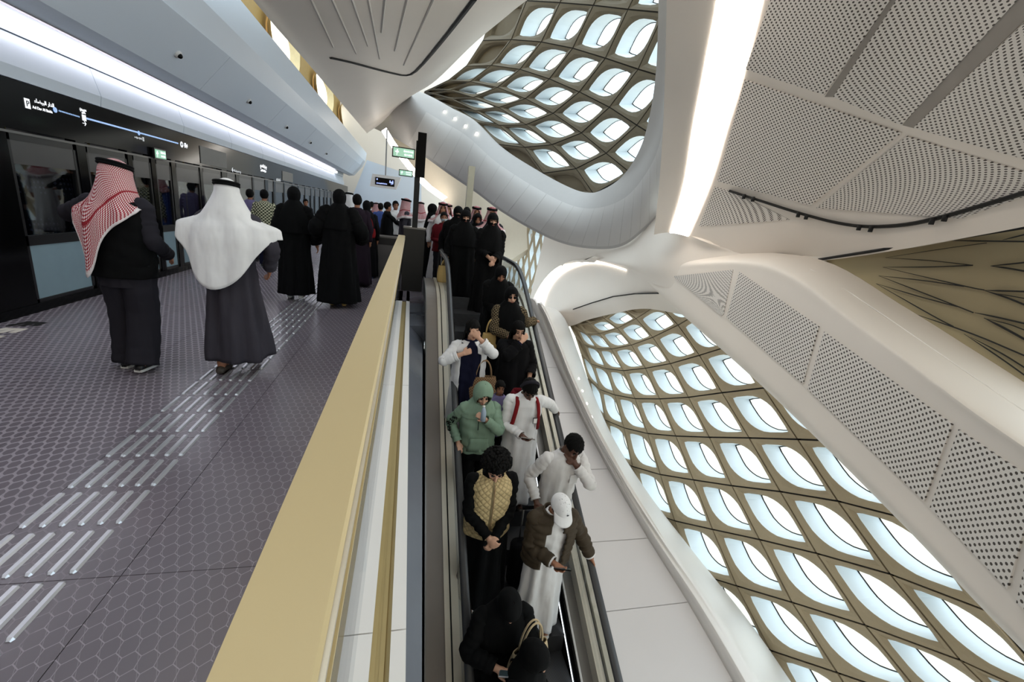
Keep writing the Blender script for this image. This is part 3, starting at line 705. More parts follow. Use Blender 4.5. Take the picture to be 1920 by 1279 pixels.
o = mesh('ceiling_light_strip', vs, fs, LIGHTW, None, True); tag(o, 'wide tapering white light strip on the ceiling beside the pillar', 'light')
md = o.modifiers.new('thick', 'SOLIDIFY'); md.thickness = .01; md.offset = 0
# perforated ceiling panels
perf_q = [((1455, -30), (1690, -30), (1545, 178), (1398, 130)), ((1700, -30), (1935, -30), (1690, 235), (1562, 182)), ((1945, 20), (2060, -40), (1960, 310), (1712, 240)),
          ((1396, 150), (1690, 250), (1520, 385), (1345, 340)), ((1700, 256), (1990, 345), (1800, 410), (1530, 390))]
for q in perf_q: panel_on('perforated_panel', q, cb, .02, PERF, ceil, nu=12, nv=10)
panel_on('perforated_panel', ((1340, 350), (1380, 362), (1480, 412), (1310, 425)), cb, .012, PERF, ceil)
for q in (((1690, -30), (1700, -30), (1562, 182), (1546, 182)), ((1935, -30), (1945, 15), (1712, 240), (1692, 235))): panel_on('ceiling_slot', q, cb, .012, mat('slot_grey', rgb(150, 142, 134), .6), ceil, nu=2)
# curved black track with small lamps
tk = [(1368, 358), (1430, 378), (1500, 400), (1570, 418), (1630, 425), (1700, 421), (1770, 406), (1850, 383), (1960, 350)]
def cast(bv, x, y, off=.02):
    r = Vector(ray(x, y)); h = bv.ray_cast(Vector(CP), r); return (h[0]-r*off) if h[0] is not None else None
trk = tag(empty('track_light', cast(cb, 1630, 425)), 'curved black light track recessed in the perforated ceiling', 'track light')
pts = [spline([Vector((x, y, 0)) for x, y in tk], t_*.25) for t_ in range(33)]; pth = [cast(cb, p.x, p.y, .03) for p in pts]; pth = [p for p in pth if p is not None]
bb = MB().tube(pth, .035, 6, flat=.6); rel(bb, trk).build('track', BLACK, trk)
for (x, y) in ((1395, 368), (1412, 373), (1497, 402), (1512, 406), (1611, 426), (1633, 429), (1748, 414), (1772, 408)):
    p = cast(cb, x, y, .08)
    if p is not None: rel(MB().tube([p+Vector((0, 0, .03)), p-Vector((.0, .0, .04))], .025, 10), trk).build('track_lamp', BLACK, trk, True)
# white hub between ceiling, beam and swoop
XH = lambda l: [onX(x, y, X) if X < 5.9 else onT(x, y, X) for x, y, X in l]
hub_rows = [XH([(1022, 436, 5.35), (1044, 446, 5.3), (1080, 455, 5.25), (1130, 450, 5.4), (1180, 436, 5.65), (1226, 392, 5.5), (1291, 440, 8.78), (1400, 474, 8.15), (1560, 482, 7.52)]),
            XH([(1010, 488, 5.35), (1030, 486, 5.3), (1072, 480, 5.25), (1122, 484, 5.2), (1180, 490, 5.05), (1228, 488, 4.9), (1300, 470, 8.7), (1410, 486, 8.0), (1545, 489, 7.6)]),
            XH([(985, 596, 5.3), (1010, 540, 5.3), (1042, 503, 5.25), (1090, 485, 5.2), (1172, 503, 5.1), (1234, 535, 4.95), (1310, 545, 8.3), (1430, 510, 7.75), (1560, 500, 7.6)])]
HUB = Patch(hub_rows); hub = tag(HUB.make('trim_4', WHITE, thick=.1), kind='structure')
nic_rows = [[p+Vector((.03, 0, 0)) for p in hub_rows[2][:6]],
            XH([(990, 600, 5.38), (1030, 568, 5.4), (1070, 545, 5.4), (1120, 535, 5.38), (1190, 540, 5.25), (1250, 556, 5.05)]),
            XH([(985, 615, 5.4), (1058, 613, 5.45), (1100, 600, 5.46), (1150, 588, 5.46), (1208, 579, 5.46), (1290, 592, 5.46)])]
NIC = Patch(nic_rows); nb = bvh_of(NIC); nic = tag(NIC.make('trim_5', WHITE, thick=.05), kind='structure')
al = [(1000, 583, 9), (1008, 557, 8.5), (1022, 530, 7.5), (1044, 508, 6.5), (1070, 496, 5.5), (1100, 491, 4.2), (1135, 495, 3), (1172, 506, 1.5)]
vs = []
for x, y, w in [tuple(spline([Vector(q) for q in al], t_*.25)) for t_ in range(29)]:
    p = cast(nb, x+w*.25, y+w*.1, .05) or onX(x, y, 5.15); s_ = onX(x-w, y-w*.4, p.x)-onX(x, y, p.x); vs += [p+s_, p-s_]
fs = [(2*i, 2*i+1, 2*i+3, 2*i+2) for i in range(28)]
o = tag(mesh('arch_light_strip', vs, fs, LIGHTW, None, True), 'thin curved white light strip arching over the white niche', 'light'); md = o.modifiers.new('thick', 'SOLIDIFY'); md.thickness = .03; md.offset = 0
tk = [(1075, 580), (1110, 568), (1150, 556), (1190, 551), (1235, 550)]
pth = [cast(nb, *p, .02) for p in tk]; pth = [p for p in pth if p is not None]
if len(pth) > 2: MB().tube(pth, .03, 6, flat=.5).build('niche_track', BLACK, nic)
# tapered sloping beam with perforated face
bm_st = [(1236, 1250), ]
B0 = [(1215, 530, 5.05), (1267, 576, 4.95), (1433, 724, 4.7), (1655, 941, 4.4), (1850, 1145, 4.2), (2060, 1360, 4.05)]
B1 = [(1232, 512, 5.0), (1369, 604, 4.8), (1517, 737, 4.6), (1736, 951, 4.35), (1900, 1125, 4.15), (2100, 1330, 4.0)]
B2 = [(1240, 505, 5.0), (1420, 522, 4.85), (1600, 636, 4.65), (1787, 783, 4.4), (1935, 893, 4.2), (2140, 1060, 4.05)]
B3 = [(1290, 490, 5.05), (1450, 492, 4.95), (1640, 615, 4.78), (1800, 735, 4.5), (1950, 838, 4.3), (2160, 985, 4.15)]
B4 = [(1400, 470, 5.4), (1545, 489, 5.6), (1695, 575, 5.6), (1815, 650, 5.6), (1945, 733, 5.6), (2150, 870, 5.6)]
Bm = [(1215, 530, 5.45), (1267, 576, 5.4), (1433, 724, 5.3), (1655, 941, 5.0), (1850, 1145, 4.8), (2060, 1360, 4.6)]
BEAM = Patch([[onX(*p) for p in Bm], [onX(*p) for p in B0], [onX(*p) for p in B1], [onX(*p) for p in B2], [onX(*p) for p in B3], [onX(*p) for p in B4]])
beam = tag(BEAM.make('trim_6', WHITE, thick=.06, nv=40), kind='structure'); bv = bvh_of(BEAM)
for q in (((1262, 518), (1374, 506), (1356, 590), (1352, 592)), ((1386, 510), (1535, 612), (1505, 720), (1362, 596)), ((1545, 622), (1785, 795), (1732, 940), (1514, 730)), ((1797, 805), (1945, 905), (1888, 1105), (1743, 952))):
    panel_on('perforated_panel', q, bv, .02, PERF, beam, nu=12, nv=8)
panel_on('perforated_panel', ((1955, 915), (2100, 1020), (2090, 1290), (1905, 1130)), bv, .02, PERF, beam, nu=6, nv=6)
bl = [(1520, 505), (1600, 553), (1680, 607), (1760, 662), (1845, 720), (1940, 785)]
pth = [cast(bv, *p, .0) for p in bl]; pth = [p for p in pth if p is not None]
if len(pth) > 2: MB().tube(pth, .006, 5).build('beam_seam', mat('pale_seam', rgb(236, 230, 222), .5), beam)
# closed sand coloured panels with slits between beam and ceiling
SX = 5.75
sw = tag(empty('trim_7'), kind='structure')
bb = MB(); q = [onX(1480, 470, SX+.06), onX(2100, 360, SX+.06), onX(2100, 900, SX+.06), onX(1480, 520, SX+.06)]
mesh('backing', q+[p+Vector((.1, 0, 0)) for p in q], [(0, 1, 2, 3), (7, 6, 5, 4), (0, 4, 5, 1), (1, 5, 6, 2), (2, 6, 7, 3), (3, 7, 4, 0)], SAND, sw)
c8 = lambda x, y: (1520+x/4, 400+y/4)
slits = [((560, 333), (1000, 265), (1320, 222), .03), ((560, 333), (900, 355), (1215, 390), .04), ((540, 404), (900, 402), (1215, 390), .05), ((540, 404), (1150, 545), (1300, 575), .05),
         ((510, 468), (850, 505), (1150, 548), .05), ((510, 468), (850, 600), (1220, 745), .05), ((490, 527), (800, 620), (1100, 700), .05), ((490, 527), (900, 760), (1070, 850), .05),
         ((750, 745), (1200, 900), (1620, 1075), .06), ((1000, 203), (1300, 208), (1640, 212), .06), ((1350, 395), (1500, 380), (1640, 365), .06), ((1350, 395), (1480, 412), (1640, 440), .07),
         ((1300, 578), (1450, 582), (1640, 588), .07), ((1300, 578), (1450, 625), (1640, 700), .07), ((1230, 745), (1400, 780), (1640, 835), .07), ((1300, 785), (1450, 860), (1640, 965), .08),
         ((1150, 905), (1400, 1070), (1640, 1240), .05), ((1200, 930), (1430, 1050), (1640, 1180), .05), ((1440, 200), (1540, 175), (1640, 150), .05), ((1380, 600), (1500, 620), (1640, 645), .04), ((1310, 790), (1480, 830), (1640, 890), .04)]
for a, m_, e_, w in slits:
    P3 = [onX(*c8(*q), SX+.035) for q in (a, m_, e_)]
    path = [spline(P3, t_*.25) for t_ in range(9)]; rad = [w*.13*(.3+.7*min(1, k/3)) for k in range(9)]
    MB().tube(path, rad, 6).build('slit', BLACK, sw)
for a, bq in (((1535, 487), (1990, 415)),):
    MB().tube([onX(a[0], a[1], SX-.1), onX(bq[0], bq[1], SX-.1)], .02, 6).build('dark_joint', BLACK, sw)  # black joint line where the sand panels meet the ceiling
# swooping fascia of the upper level
up = [(700, 150), (785, 172), (850, 205), (890, 227), (940, 276), (1002, 317), (1067, 352), (1107, 363), (1142, 355), (1180, 330), (1212, 285), (1234, 225), (1252, 120), (1260, -40)]
lo = [(690, 235), (745, 262), (793, 292), (842, 327), (892, 361), (940, 397), (1005, 435), (1060, 458), (1118, 467), (1165, 462), (1205, 434), (1240, 396), (1258, 330), (1268, 240)]
Ys = [26, 24, 21.5, 19, 17, 15, 13, 12, 10.8, 9.8, 9.0, 8.5, 8.0, 7.6]
SW_rows = []
for f in (0, .22, .42, .7, .93, 1):
    SW_rows.append([onY(a[0]*(1-f)+c[0]*f, a[1]*(1-f)+c[1]*f, y_*(1+.05*(abs(f-.45)/.55)**2)) for a, c, y_ in zip(up, lo, Ys)])
SW_rows.insert(0, [p+Vector((.05, .5, .02)) for p in SW_rows[0]])
FPAN = mat('fascia_panel_grey', rgb(190, 187, 184), .55, var=.015, scale=1.5); SWP = Patch(SW_rows); sw_ = tag(SWP.make('trim_8', mat('fascia_base', rgb(172, 169, 167), .6, var=.02), thick=.05), kind='structure')
for k in range(24):
    u0 = 1.4+k*.47; u1 = u0+.46
    if u1 > 12.9: break
    SWP.make('fascia_panel', FPAN, u0, u1, 2.35, 5.2, .006, .004, sw_, 4, 8)
sb = bvh_of(SWP)
for px, py in ((834, 210), (853, 223), (873, 237), (894, 251)):
    p = cast(sb, px, py, .0)
    if p is not None:
        r = Vector(ray(px, py)); o = tag(MB().tube([r*.02, -r*.05], .06, 12).build('fascia_spotlight', SPOTM), 'tiny round downlight in the top of the swooping fascia', 'light', 'downlights along the swooping fascia'); o.location = p
# platform ceiling
L = lambda l, y_: [onY(x, y, y_) for x, y in l]
cl_rows = [L([(250, -600), (300, -600), (520, -600), (860, -600), (1080, -600), (1240, -600)], 3.2), L([(430, -70), (460, -75), (600, -60), (800, -60), (930, -60), (1060, -70)], 6.6), L([(500, 30), (535, 25), (640, 35), (790, 40), (880, 45), (960, 22)], 9),
           L([(580, 122), (605, 118), (680, 115), (770, 110), (840, 112), (885, 85)], 13), L([(650, 205), (668, 200), (705, 190), (745, 175), (775, 165), (812, 155)], 19), L([(688, 250), (695, 245), (710, 235), (725, 222), (740, 205), (770, 180)], 25)]
CLP = Patch(cl_rows); pc = tag(CLP.make('ceiling_platform', WHITE, thick=.2), kind='structure'); pb_ = bvh_of(CLP)
tk = [(620, 108), (660, 117), (700, 128), (740, 138), (762, 141), (780, 133), (810, 100), (850, 50), (890, -2)]
pth = [cast(pb_, *tuple(spline([Vector((x, y, 0)) for x, y in tk], t_*.5))[:2], .03) for t_ in range(17)]; pth = [p for p in pth if p is not None]
tl = tag(empty('platform_track_light', pth[6]), 'bent black light track in the ceiling over the platform', 'track light')
bb = MB().tube(pth, .05, 6, flat=.6); rel(bb, tl).build('track', BLACK, tl)
for a, c in (((570, -30), (625, 88)), ((610, -30), (668, 100)), ((650, -30), (690, 86)), ((685, -30), (712, 110)), ((725, -30), (715, 60)), ((770, -30), (740, 95)), ((825, -30), (757, 122))):
    vs = []
    for k in range(9):
        f = k/8; p = cast(pb_, a[0]+(c[0]-a[0])*f, a[1]+(c[1]-a[1])*f, .0)
        if p is not None: vs.append(p)
    if len(vs) > 2: MB().tube(vs, .022, 5).build('ceiling_groove', mat('groove', rgb(198, 190, 182), .6), pc)
# warm high facade seen between bulkhead and platform ceiling
gx = -4.4
gw = tag(empty('trim_9'), kind='structure')
ylist = [9.5, 14.2, 18.6, 23, 28]
GO = mat('ochre_precast', rgb(150, 122, 66), .7, var=.06)
bb = MB(); bb.box((gx-.5, 5, 3.0), (gx-.4, 34, 13)); bb.build('backing', GO, gw)
WARM = emat('warm_daylight_glow', (1, .86, .58, 1), 1.1)  # daylight at these windows put into the panes as a warm glow
for px, py, w, h in ((528, 92, 1.5, 1.9), (604, 178, 1.9, 1.7), (646, 225, 2.2, 1.5), (668, 252, 2.4, 1.3)):
    c_ = onX(px, py, gx-.3); rings = []
    for s_, d_ in ((1.25, .18), (1.0, .0), (.92, -.06)):
        rings.append([(gx-.3+d_, c_.y+s_*w*(math.cos(a)+.25*math.sin(a)*math.cos(a)), c_.z+s_*h*.5*math.sin(a)) for a in [2*PI*k/20 for k in range(20)]])
    MB().loft(rings, 0, True, (False, False)).build('window_reveal', mat('warm_reveal', rgb(226, 206, 160), .6), gw, True)
    mesh('daylight_pane', rings[2], [tuple(range(20))], WARM, gw)
# far end of the hall
wf = tag(MB().box((-8, 33, -6), (14, 33.2, 14)).build('wall_far', WHITE), kind='structure')
b_ = MB(); b_.add([onY(688, 300, 29), onY(790, 335, 29), onY(790, 420, 29), onY(640, 420, 29)]+[onY(688, 300, 29)+Vector((0, .3, 0)), onY(790, 335, 29)+Vector((0, .3, 0)), onY(790, 420, 29)+Vector((0, .3, 0)), onY(640, 420, 29)+Vector((0, .3, 0))], [(0, 3, 2, 1), (4, 5, 6, 7), (0, 1, 5, 4), (1, 2, 6, 5), (2, 3, 7, 6), (3, 0, 4, 7)])
tag(b_.build('trim_10', COOL), kind='structure')
J = Patch([[onY(x, y, d) for x, y, d in ((716, 225, 27), (760, 262, 26), (800, 288, 25), (850, 325, 24), (905, 362, 23), (960, 400, 22), (1030, 440, 20))],
           [onY(x, y, d) for x, y, d in ((720, 246, 27), (757, 300, 26), (788, 338, 25), (836, 378, 24), (880, 430, 23), (930, 470, 22), (940, 500, 21))]])
rampw = tag(J.make('trim_11', mat('warm_cream_wall', rgb(214, 202, 182), .55, var=.02), thick=.3), kind='structure')
vs = []
for x, y in ((720, 243), (735, 268), (752, 292), (770, 315), (788, 336), (806, 353), (834, 373)): vs += [onY(x-4.5, y+3, 23.5), onY(x+4.5, y-3, 23.5)]
o = tag(mesh('ramp_light_strip', vs, [(2*i, 2*i+1, 2*i+3, 2*i+2) for i in range(6)], LIGHTW), 'slanting white light strip on the far ramp beyond the sign post', 'light'); md = o.modifiers.new('thick', 'SOLIDIFY'); md.thickness = .08
# departures display
d0 = onY(722, 341, 15.5)
db = tag(empty('departure_display', d0), 'pale hanging departure board with blue lettering over the platform', 'display')
bb = MB(); s_ = .021*15.5/16.6
bb.loft([[(-.48, 0, -.19), (.36, 0, -.19), (.5, 0, .2), (-.40, 0, .2)], [(-.48, .25, -.19), (.36, .25, -.19), (.5, .25, .2), (-.40, .25, .2)]]); bb.build('housing', WHITE2, db)
bb = MB(); bb.box((-.31, -.015, -.12), (.3, 0, .11)); bb.build('screen', BLACKG, db)
TB = emat('display_blue', (.25, .35, 1, 1), 1.5)
marks(db, (-.25, -.016, .05), .05, .07, 1, TB, 'Y', 'screen_print', 13); marks(db, (-.1, -.016, -.07), .34, .06, 7, TB, 'Y', 'screen_print', 14); marks(db, (.2, -.016, 0), .13, .15, 3, TB, 'Y', 'screen_print', 15)
bb = MB(); bb.tube([(0, .12, .2), (0, .12, 1.6)], .02, 8); bb.build('hanger', STEELD, db)
# tall beige plank beside the crowd
o = onY(878, 385, 12.5)
tag(MB().loft([[(-.07, -.1, -o.z), (.08, -.1, -o.z), (.08, .1, -o.z), (-.07, .1, -o.z)], [(-.08, -.1, 1.02), (.09, -.1, 1.02), (.09, .1, 1.02), (-.08, .1, 1.02)]]).build('fin_post', mat('fin_beige', rgb(170, 162, 140), .5)), 'tall narrow beige fin post rising behind the crowd on the landing', 'post').location = o
# kiosk counter beside the pylon
ks = tag(empty('service_counter', onZ(722, 522, 0)), 'grey service counter with a dark top beside the parapet end', 'counter')
bb = MB(); bb.box((-.26, .0, 0), (.32, .45, .78)); bb.build('body', mat('counter_grey', rgb(96, 92, 90), .5), ks); bb = MB(); bb.box((-.27, -.01, .78), (.33, .46, .93)); bb.build('band', DARKF, ks); bb = MB(); bb.box((-.28, -.02, .93), (.34, .47, .96)); bb.build('counter_top', STEELD, ks)
# ground outside and lower hall floor
tag(MB().box((-12, -12, -9.2), (5.2, 34, -9)).build('floor_lower', mat('stone_floor', rgb(170, 160, 150), .4)), kind='structure')
tag(MB().box((6.5, -60, -9.6), (120, 120, -9.2)).build('ground_outside', mat('pale_ground', rgb(214, 206, 190), .9, scale=.3)), kind='structure')
# roof over platform and behind the viewer
tag(MB().box((-6.7, -7.2, -9), (8, -7, 5)).build('wall_rear', WHITE), kind='structure')
tag(MB().box((-6.5, -7, 4.9), (8.0, 2.2, 5.1)).build('ceiling_rear', WHITE), kind='structure')
for x0 in (-1.9,): tag(MB().box((x0, -6.5, 4.855), (x0+.35, 1.0, 4.895)).build('rear_fill_strip', LIGHTW), 'added unseen fill light strip on the rear ceiling over the '+('platform' if x0 < 0 else 'escalator'), 'light')  # strip added out of view to brighten the roofed-over interior
tag(MB().box((-6.7, -6, -1), (-6.5, 34, 13)).build('wall_track', mat('track_dark', rgb(40, 38, 40), .8)), kind='structure')
# ================================================================== people
def skin(n, r, g, b_): return mat('skin_'+n, rgb(r, g, b_), .55, var=.05, scale=20)
SK = {'l': skin('light', 205, 158, 132), 'm': skin('medium', 164, 112, 84), 'd': skin('dark', 92, 60, 46)}
def cloth(n, c, rough=.9):
    t = NT('cloth_'+n); g = t.node('ShaderNodeTexCoord'); mp = t.node('ShaderNodeMapping'); mp.inputs['Scale'].default_value = (1, 1, .38); t.l.new(g.outputs['Object'], mp.inputs[0])
    h = t.math('ADD', t.noise(6.5, 1, vec=mp.outputs[0]), t.math('MULTIPLY', t.noise(15, 1, vec=mp.outputs[0]), .25)); t.bump(h, .7, .06)
    c = rgb(*c); f = t.noise(9); t.l.new(t.mix(f, tuple(v*.9 for v in c[:3])+(1,), tuple(min(1, v*1.06) for v in c[:3])+(1,)), t.b.inputs['Base Color'])
    t.b.inputs['Roughness'].default_value = rough; t.b.inputs['Specular IOR Level'].default_value = .15; return t.m
C_ = dict(black=cloth('black', (9, 9, 10)), black2=cloth('soft_black', (15, 14, 16)), white=cloth('white', (226, 224, 224)), offwhite=cloth('offwhite', (214, 210, 208)), navy=cloth('navy', (24, 25, 46)),
          grey=cloth('slate_grey', (58, 55, 62)), green=cloth('sage', (124, 146, 126)), sand=cloth('sand_quilt', (196, 172, 124)), brown=cloth('olive_brown', (66, 56, 44), .65), charcoal=cloth('charcoal', (38, 36, 42)),
          plum=cloth('plum', (36, 26, 36)), blue=cloth('blue', (70, 90, 150)), lilac=cloth('lilac', (120, 112, 150)), red=cloth('red', (120, 26, 30)), maroon=cloth('maroon', (96, 22, 30)), bag=cloth('tan_bag', (150, 120, 88)), tote=cloth('straw_tote', (190, 160, 104)), beige=cloth('beige_bag', (186, 166, 134)))
HAIR = mat('hair', rgb(10, 8, 7), .75, var=.2, scale=60, bump=.6, bscale=160, spec=.15)
EYE = mat('eye', rgb(24, 16, 12), .2); LIP = mat('lip', rgb(128, 70, 62), .5)
def checks(name, a, b_, sc, thr=.5):
    t = NT(name); g = t.node('ShaderNodeTexCoord'); sp = t.node('ShaderNodeSeparateXYZ'); t.l.new(g.outputs['UV'], sp.inputs[0])
    x = t.math('SINE', t.math('MULTIPLY', sp.outputs[0], sc)); y = t.math('SINE', t.math('MULTIPLY', sp.outputs[1], sc))
    f = t.math('GREATER_THAN', t.math('MULTIPLY', x, y), thr-.5)
    t.l.new(t.mix(f, a, b_), t.b.inputs['Base Color']); t.b.inputs['Roughness'].default_value = .9; t.b.inputs['Specular IOR Level'].default_value = .2; return t.m
def ghutra_mat():
    t = NT('red_white_check'); g = t.node('ShaderNodeTexCoord'); sp = t.node('ShaderNodeSeparateXYZ'); t.l.new(g.outputs['UV'], sp.inputs[0])
    x = t.math('SINE', t.math('MULTIPLY', sp.outputs[0], 460)); y = t.math('SINE', t.math('MULTIPLY', sp.outputs[1], 460))
    f = t.math('GREATER_THAN', t.math('ADD', x, y), -.1)
    bd = t.math('GREATER_THAN', sp.outputs[1], .56)                                            # plain white border near the hem
    st = t.math('GREATER_THAN', t.math('SINE', t.math('MULTIPLY', sp.outputs[1], 21)), .985)
    c = t.mix(f, rgb(222, 202, 202), rgb(146, 34, 46)); c = t.mix(st, c, rgb(140, 34, 44)); c = t.mix(bd, c, rgb(216, 206, 206))
    t.l.new(c, t.b.inputs['Base Color']); t.b.inputs['Roughness'].default_value = .9; t.b.inputs['Specular IOR Level'].default_value = .2; return t.m
C_['ghutra'] = ghutra_mat(); C_['plaid'] = checks('plaid', rgb(200, 198, 170), rgb(52, 58, 40), 95)
C_['leopard'] = checks('leopard_print', rgb(120, 104, 78), rgb(34, 28, 24), 160); C_['woven'] = checks('woven_check', rgb(150, 120, 90), rgb(104, 78, 56), 190)
def quilt_mat(name, c, sc):
    t = NT(name); g = t.node('ShaderNodeTexCoord'); sp = t.node('ShaderNodeSeparateXYZ'); t.l.new(g.outputs['UV'], sp.inputs[0])
    a = t.math('ABSOLUTE', t.math('SINE', t.math('MULTIPLY', t.math('ADD', sp.outputs[0], sp.outputs[1]), sc))); b_ = t.math('ABSOLUTE', t.math('SINE', t.math('MULTIPLY', t.math('SUBTRACT', sp.outputs[0], sp.outputs[1]), sc)))
    h = t.math('POWER', t.math('MULTIPLY', a, b_), .4); t.bump(h, .8, .012)
    t.l.new(t.mix(h, tuple(v*.72 for v in c[:3])+(1,), c), t.b.inputs['Base Color']); t.b.inputs['Roughness'].default_value = .8; return t.m
C_['sand'] = quilt_mat('sand_quilting', rgb(204, 180, 132), 52)

def grid_mesh(name, G, m, parent, keep=None, thick=.004, closed=True):
    """G[v][u] points -> mesh with metric uv; keep(v,u) filters faces"""
    nv, nu = len(G), len(G[0]); vs = [p for r in G for p in r]; fs = []
    for j in range(nv-1):
        for i in range(nu if closed else nu-1):
            k = (i+1) % nu
            if keep is None or keep(j, i): fs.append((j*nu+i, j*nu+k, (j+1)*nu+k, (j+1)*nu+i))
    A = np.array([list(p) for p in vs]).reshape(nv, nu, 3); U = np.zeros((nv, nu)); V = np.zeros((nv, nu))
    V[1:] = np.cumsum(np.linalg.norm(np.diff(A, axis=0), axis=2), 0).mean(1)[:, None]
    d = np.linalg.norm(np.diff(A, axis=1), axis=2).mean(0); U[:, 1:] = np.cumsum(d)[None, :]
    o = mesh(name, vs, fs, m, parent, True, uvs=np.stack([U, V], -1).reshape(-1, 2))
    if thick: md = o.modifiers.new('thick', 'SOLIDIFY'); md.thickness = thick; md.offset = 0
    return o
def lerp_prof(prof, z):
    for a, b_ in zip(prof, prof[1:]):
        if a[0] >= z >= b_[0]:
            f = (a[0]-z)/max(1e-6, a[0]-b_[0]); f = f*f*(3-2*f)*.5+f*.5; return tuple(p+(q-p)*f for p, q in zip(a, b_))
    return prof[-1] if z < prof[-1][0] else prof[0]
PROF = {  # z, half width, half depth
    'thobe': [(1.52, .066, .066), (1.485, .10, .08), (1.45, .165, .098), (1.40, .198, .115), (1.28, .20, .13), (1.08, .175, .13), (.92, .19, .145), (.6, .205, .16), (.12, .235, .19)],
    'abaya': [(1.52, .075, .075), (1.485, .115, .09), (1.45, .18, .105), (1.39, .215, .125), (1.25, .225, .15), (1.0, .225, .165), (.8, .24, .18), (.4, .27, .2), (.04, .30, .23)],
    'torso': [(1.52, .07, .07), (1.485, .11, .085), (1.45, .175, .105), (1.39, .208, .125), (1.25, .212, .14), (1.05, .195, .138), (.93, .205, .145), (.84, .21, .148)],
    'vest': [(1.52, .08, .08), (1.485, .115, .095), (1.45, .165, .115), (1.39, .198, .138), (1.25, .21, .152), (1.05, .205, .15), (.9, .215, .155)],
    'jacket': [(1.53, .085, .085), (1.49, .125, .1), (1.45, .195, .125), (1.39, .228, .145), (1.25, .235, .16), (1.05, .225, .158), (.86, .23, .16)],
    'coat': [(1.50, .08, .08), (1.47, .12, .09), (1.44, .178, .11), (1.38, .205, .125), (1.2, .205, .14), (1.0, .205, .148), (.75, .22, .16), (.42, .235, .17)],
}
class Person:
    def __init__(s, label, loc, rz=0, H=1.7, sk='m', lean=0, pitch=0, yaw=0, roll=0, hp=None, hn=None, ep=None, en=None, stride=0, group=None, fine=True, curl=(.5, .5), pn=(None, None), face=True, build_feet=True):
        s.s = H/1.75; s.seed = R.random()*50; s.fine = fine; s.rz = rz; s.stride = stride
        s.o = empty('person', loc, rz); s.o['label'] = label; s.o['category'] = 'person'
        if group: s.o['group'] = group
        s.lean = lean; s.mw = Matrix.Translation(Vector(loc))@Matrix.Rotation(rz, 4, 'Z'); s.sk = SK[sk]
        s.nk = s.sp(1.50); s.Rh = Matrix.Rotation(yaw, 3, 'Z')@Matrix.Rotation(roll, 3, 'Y')@Matrix.Rotation(pitch+lean*.7, 3, 'X')
        s.hc = s.sp(1.53)+s.Rh@Vector((0, -.012, .105))
        s.arms = []
        for sg, h, e in ((1, hp, ep), (-1, hn, en)):
            S = s.sp(1.425)+Vector((sg*.168, 0, 0)); 
            T = Vector(h) if h is not None else s.sp(1.43)+Vector((sg*.26, .02-.08*sg*stride, -.53))
            d = T-S; L1, L2 = .285, .265; D = min(d.length, L1+L2-.004); d = d.normalized(); T = S+d*D
            a = (L1*L1-L2*L2+D*D)/(2*D); hh = math.sqrt(max(0, L1*L1-a*a)); pole = Vector(e) if e is not None else Vector((sg*.6, .6, -.5))
            pole = (pole-d*pole.dot(d)).normalized(); s.arms.append((S, S+d*a+pole*hh, T, sg))
        s.feet = [Vector((.095, -.12*stride, 0)), Vector((-.095, .16*stride, .05*abs(stride)))]
        s.body(curl, pn, face)
    def sp(s, z):
        if z <= .95: return Vector((0, 0, z))
        return Vector((0, -math.sin(s.lean)*(z-.95), .95+math.cos(s.lean)*(z-.95)))
    def X(s, p): return Vector(p)*s.s
    def loc_of(s, w): return (s.mw.inverted()@Vector(w))/s.s
    def body(s, curl, pn, face):
        b = MB(); A = lambda pts: pts
        b.loft([[s.sp(z)+Vector((rx*math.cos(a), ry*math.sin(a), 0)) for a in [2*PI*k/16 for k in range(16)]] for z, rx, ry in ((.80, .12, .09), (.92, .16, .11), (1.08, .14, .1), (1.28, .165, .11), (1.4, .16, .09), (1.46, .09, .06), (1.49, .05, .05))])
        b.tube([s.sp(1.44), s.sp(1.5), s.hc+s.Rh@Vector((0, .015, -.06))], [.06, .053, .05], 12)
        H = lambda x, y, z: s.hc+s.Rh@Vector((x, y, z))
        b.ell(H(0, .012, .03), (.076, .096, .092), 18, 12, M=s.Rh); b.ell(H(0, -.018, -.035), (.062, .076, .085), 16, 10, M=s.Rh); b.ell(H(0, -.062, -.088), (.03, .026, .024), 10, 8, M=s.Rh)
        if s.fine:
            b.tube([H(0, -.092, .02), H(0, -.104, -.01), H(0, -.112, -.03), H(0, -.098, -.04)], [.009, .012, .016, .01], 8)
            for g in (1, -1):
                b.ell(H(g*.078, .012, -.005), (.012, .022, .034), 8, 6, M=s.Rh); b.ell(H(g*.034, -.072, -.022), (.024, .02, .022), 8, 6, M=s.Rh)
        for i, (S, E_, T, sg) in enumerate(s.arms):
            b.tube([S, S.lerp(E_, .5), E_, E_.lerp(T, .35), T], [.056, .05, .042, .043, .028], 10)
            s.hand(b, E_, T, sg, curl[i], pn[i])
        for sg, ft in ((1, s.feet[0]), (-1, s.feet[1])):
            hip = Vector((sg*.09, 0, .9)); kn = hip.lerp(ft+Vector((0, 0, .09)), .5)+Vector((0, -.04, 0)); b.tube([hip, hip.lerp(kn, .5), kn, kn.lerp(ft, .4), ft+Vector((0, .02, .08))], [.085, .078, .056, .056, .04], 10)
            b.tube([ft+Vector((0, .05, .045)), ft+Vector((0, -.05, .04)), ft+Vector((0, -.15, .03))], [.04, .04, .028], 8)
        b.v = [tuple(Vector(v)*s.s) for v in b.v]
        o = b.build('body', s.sk, s.o, True)
        md = o.modifiers.new('skin', 'REMESH'); md.mode = 'VOXEL'; md.voxel_size = .0085 if s.fine else .018; md.use_smooth_shade = True
        if s.fine: md = o.modifiers.new('soft', 'SMOOTH'); md.iterations = 2; md.factor = .4
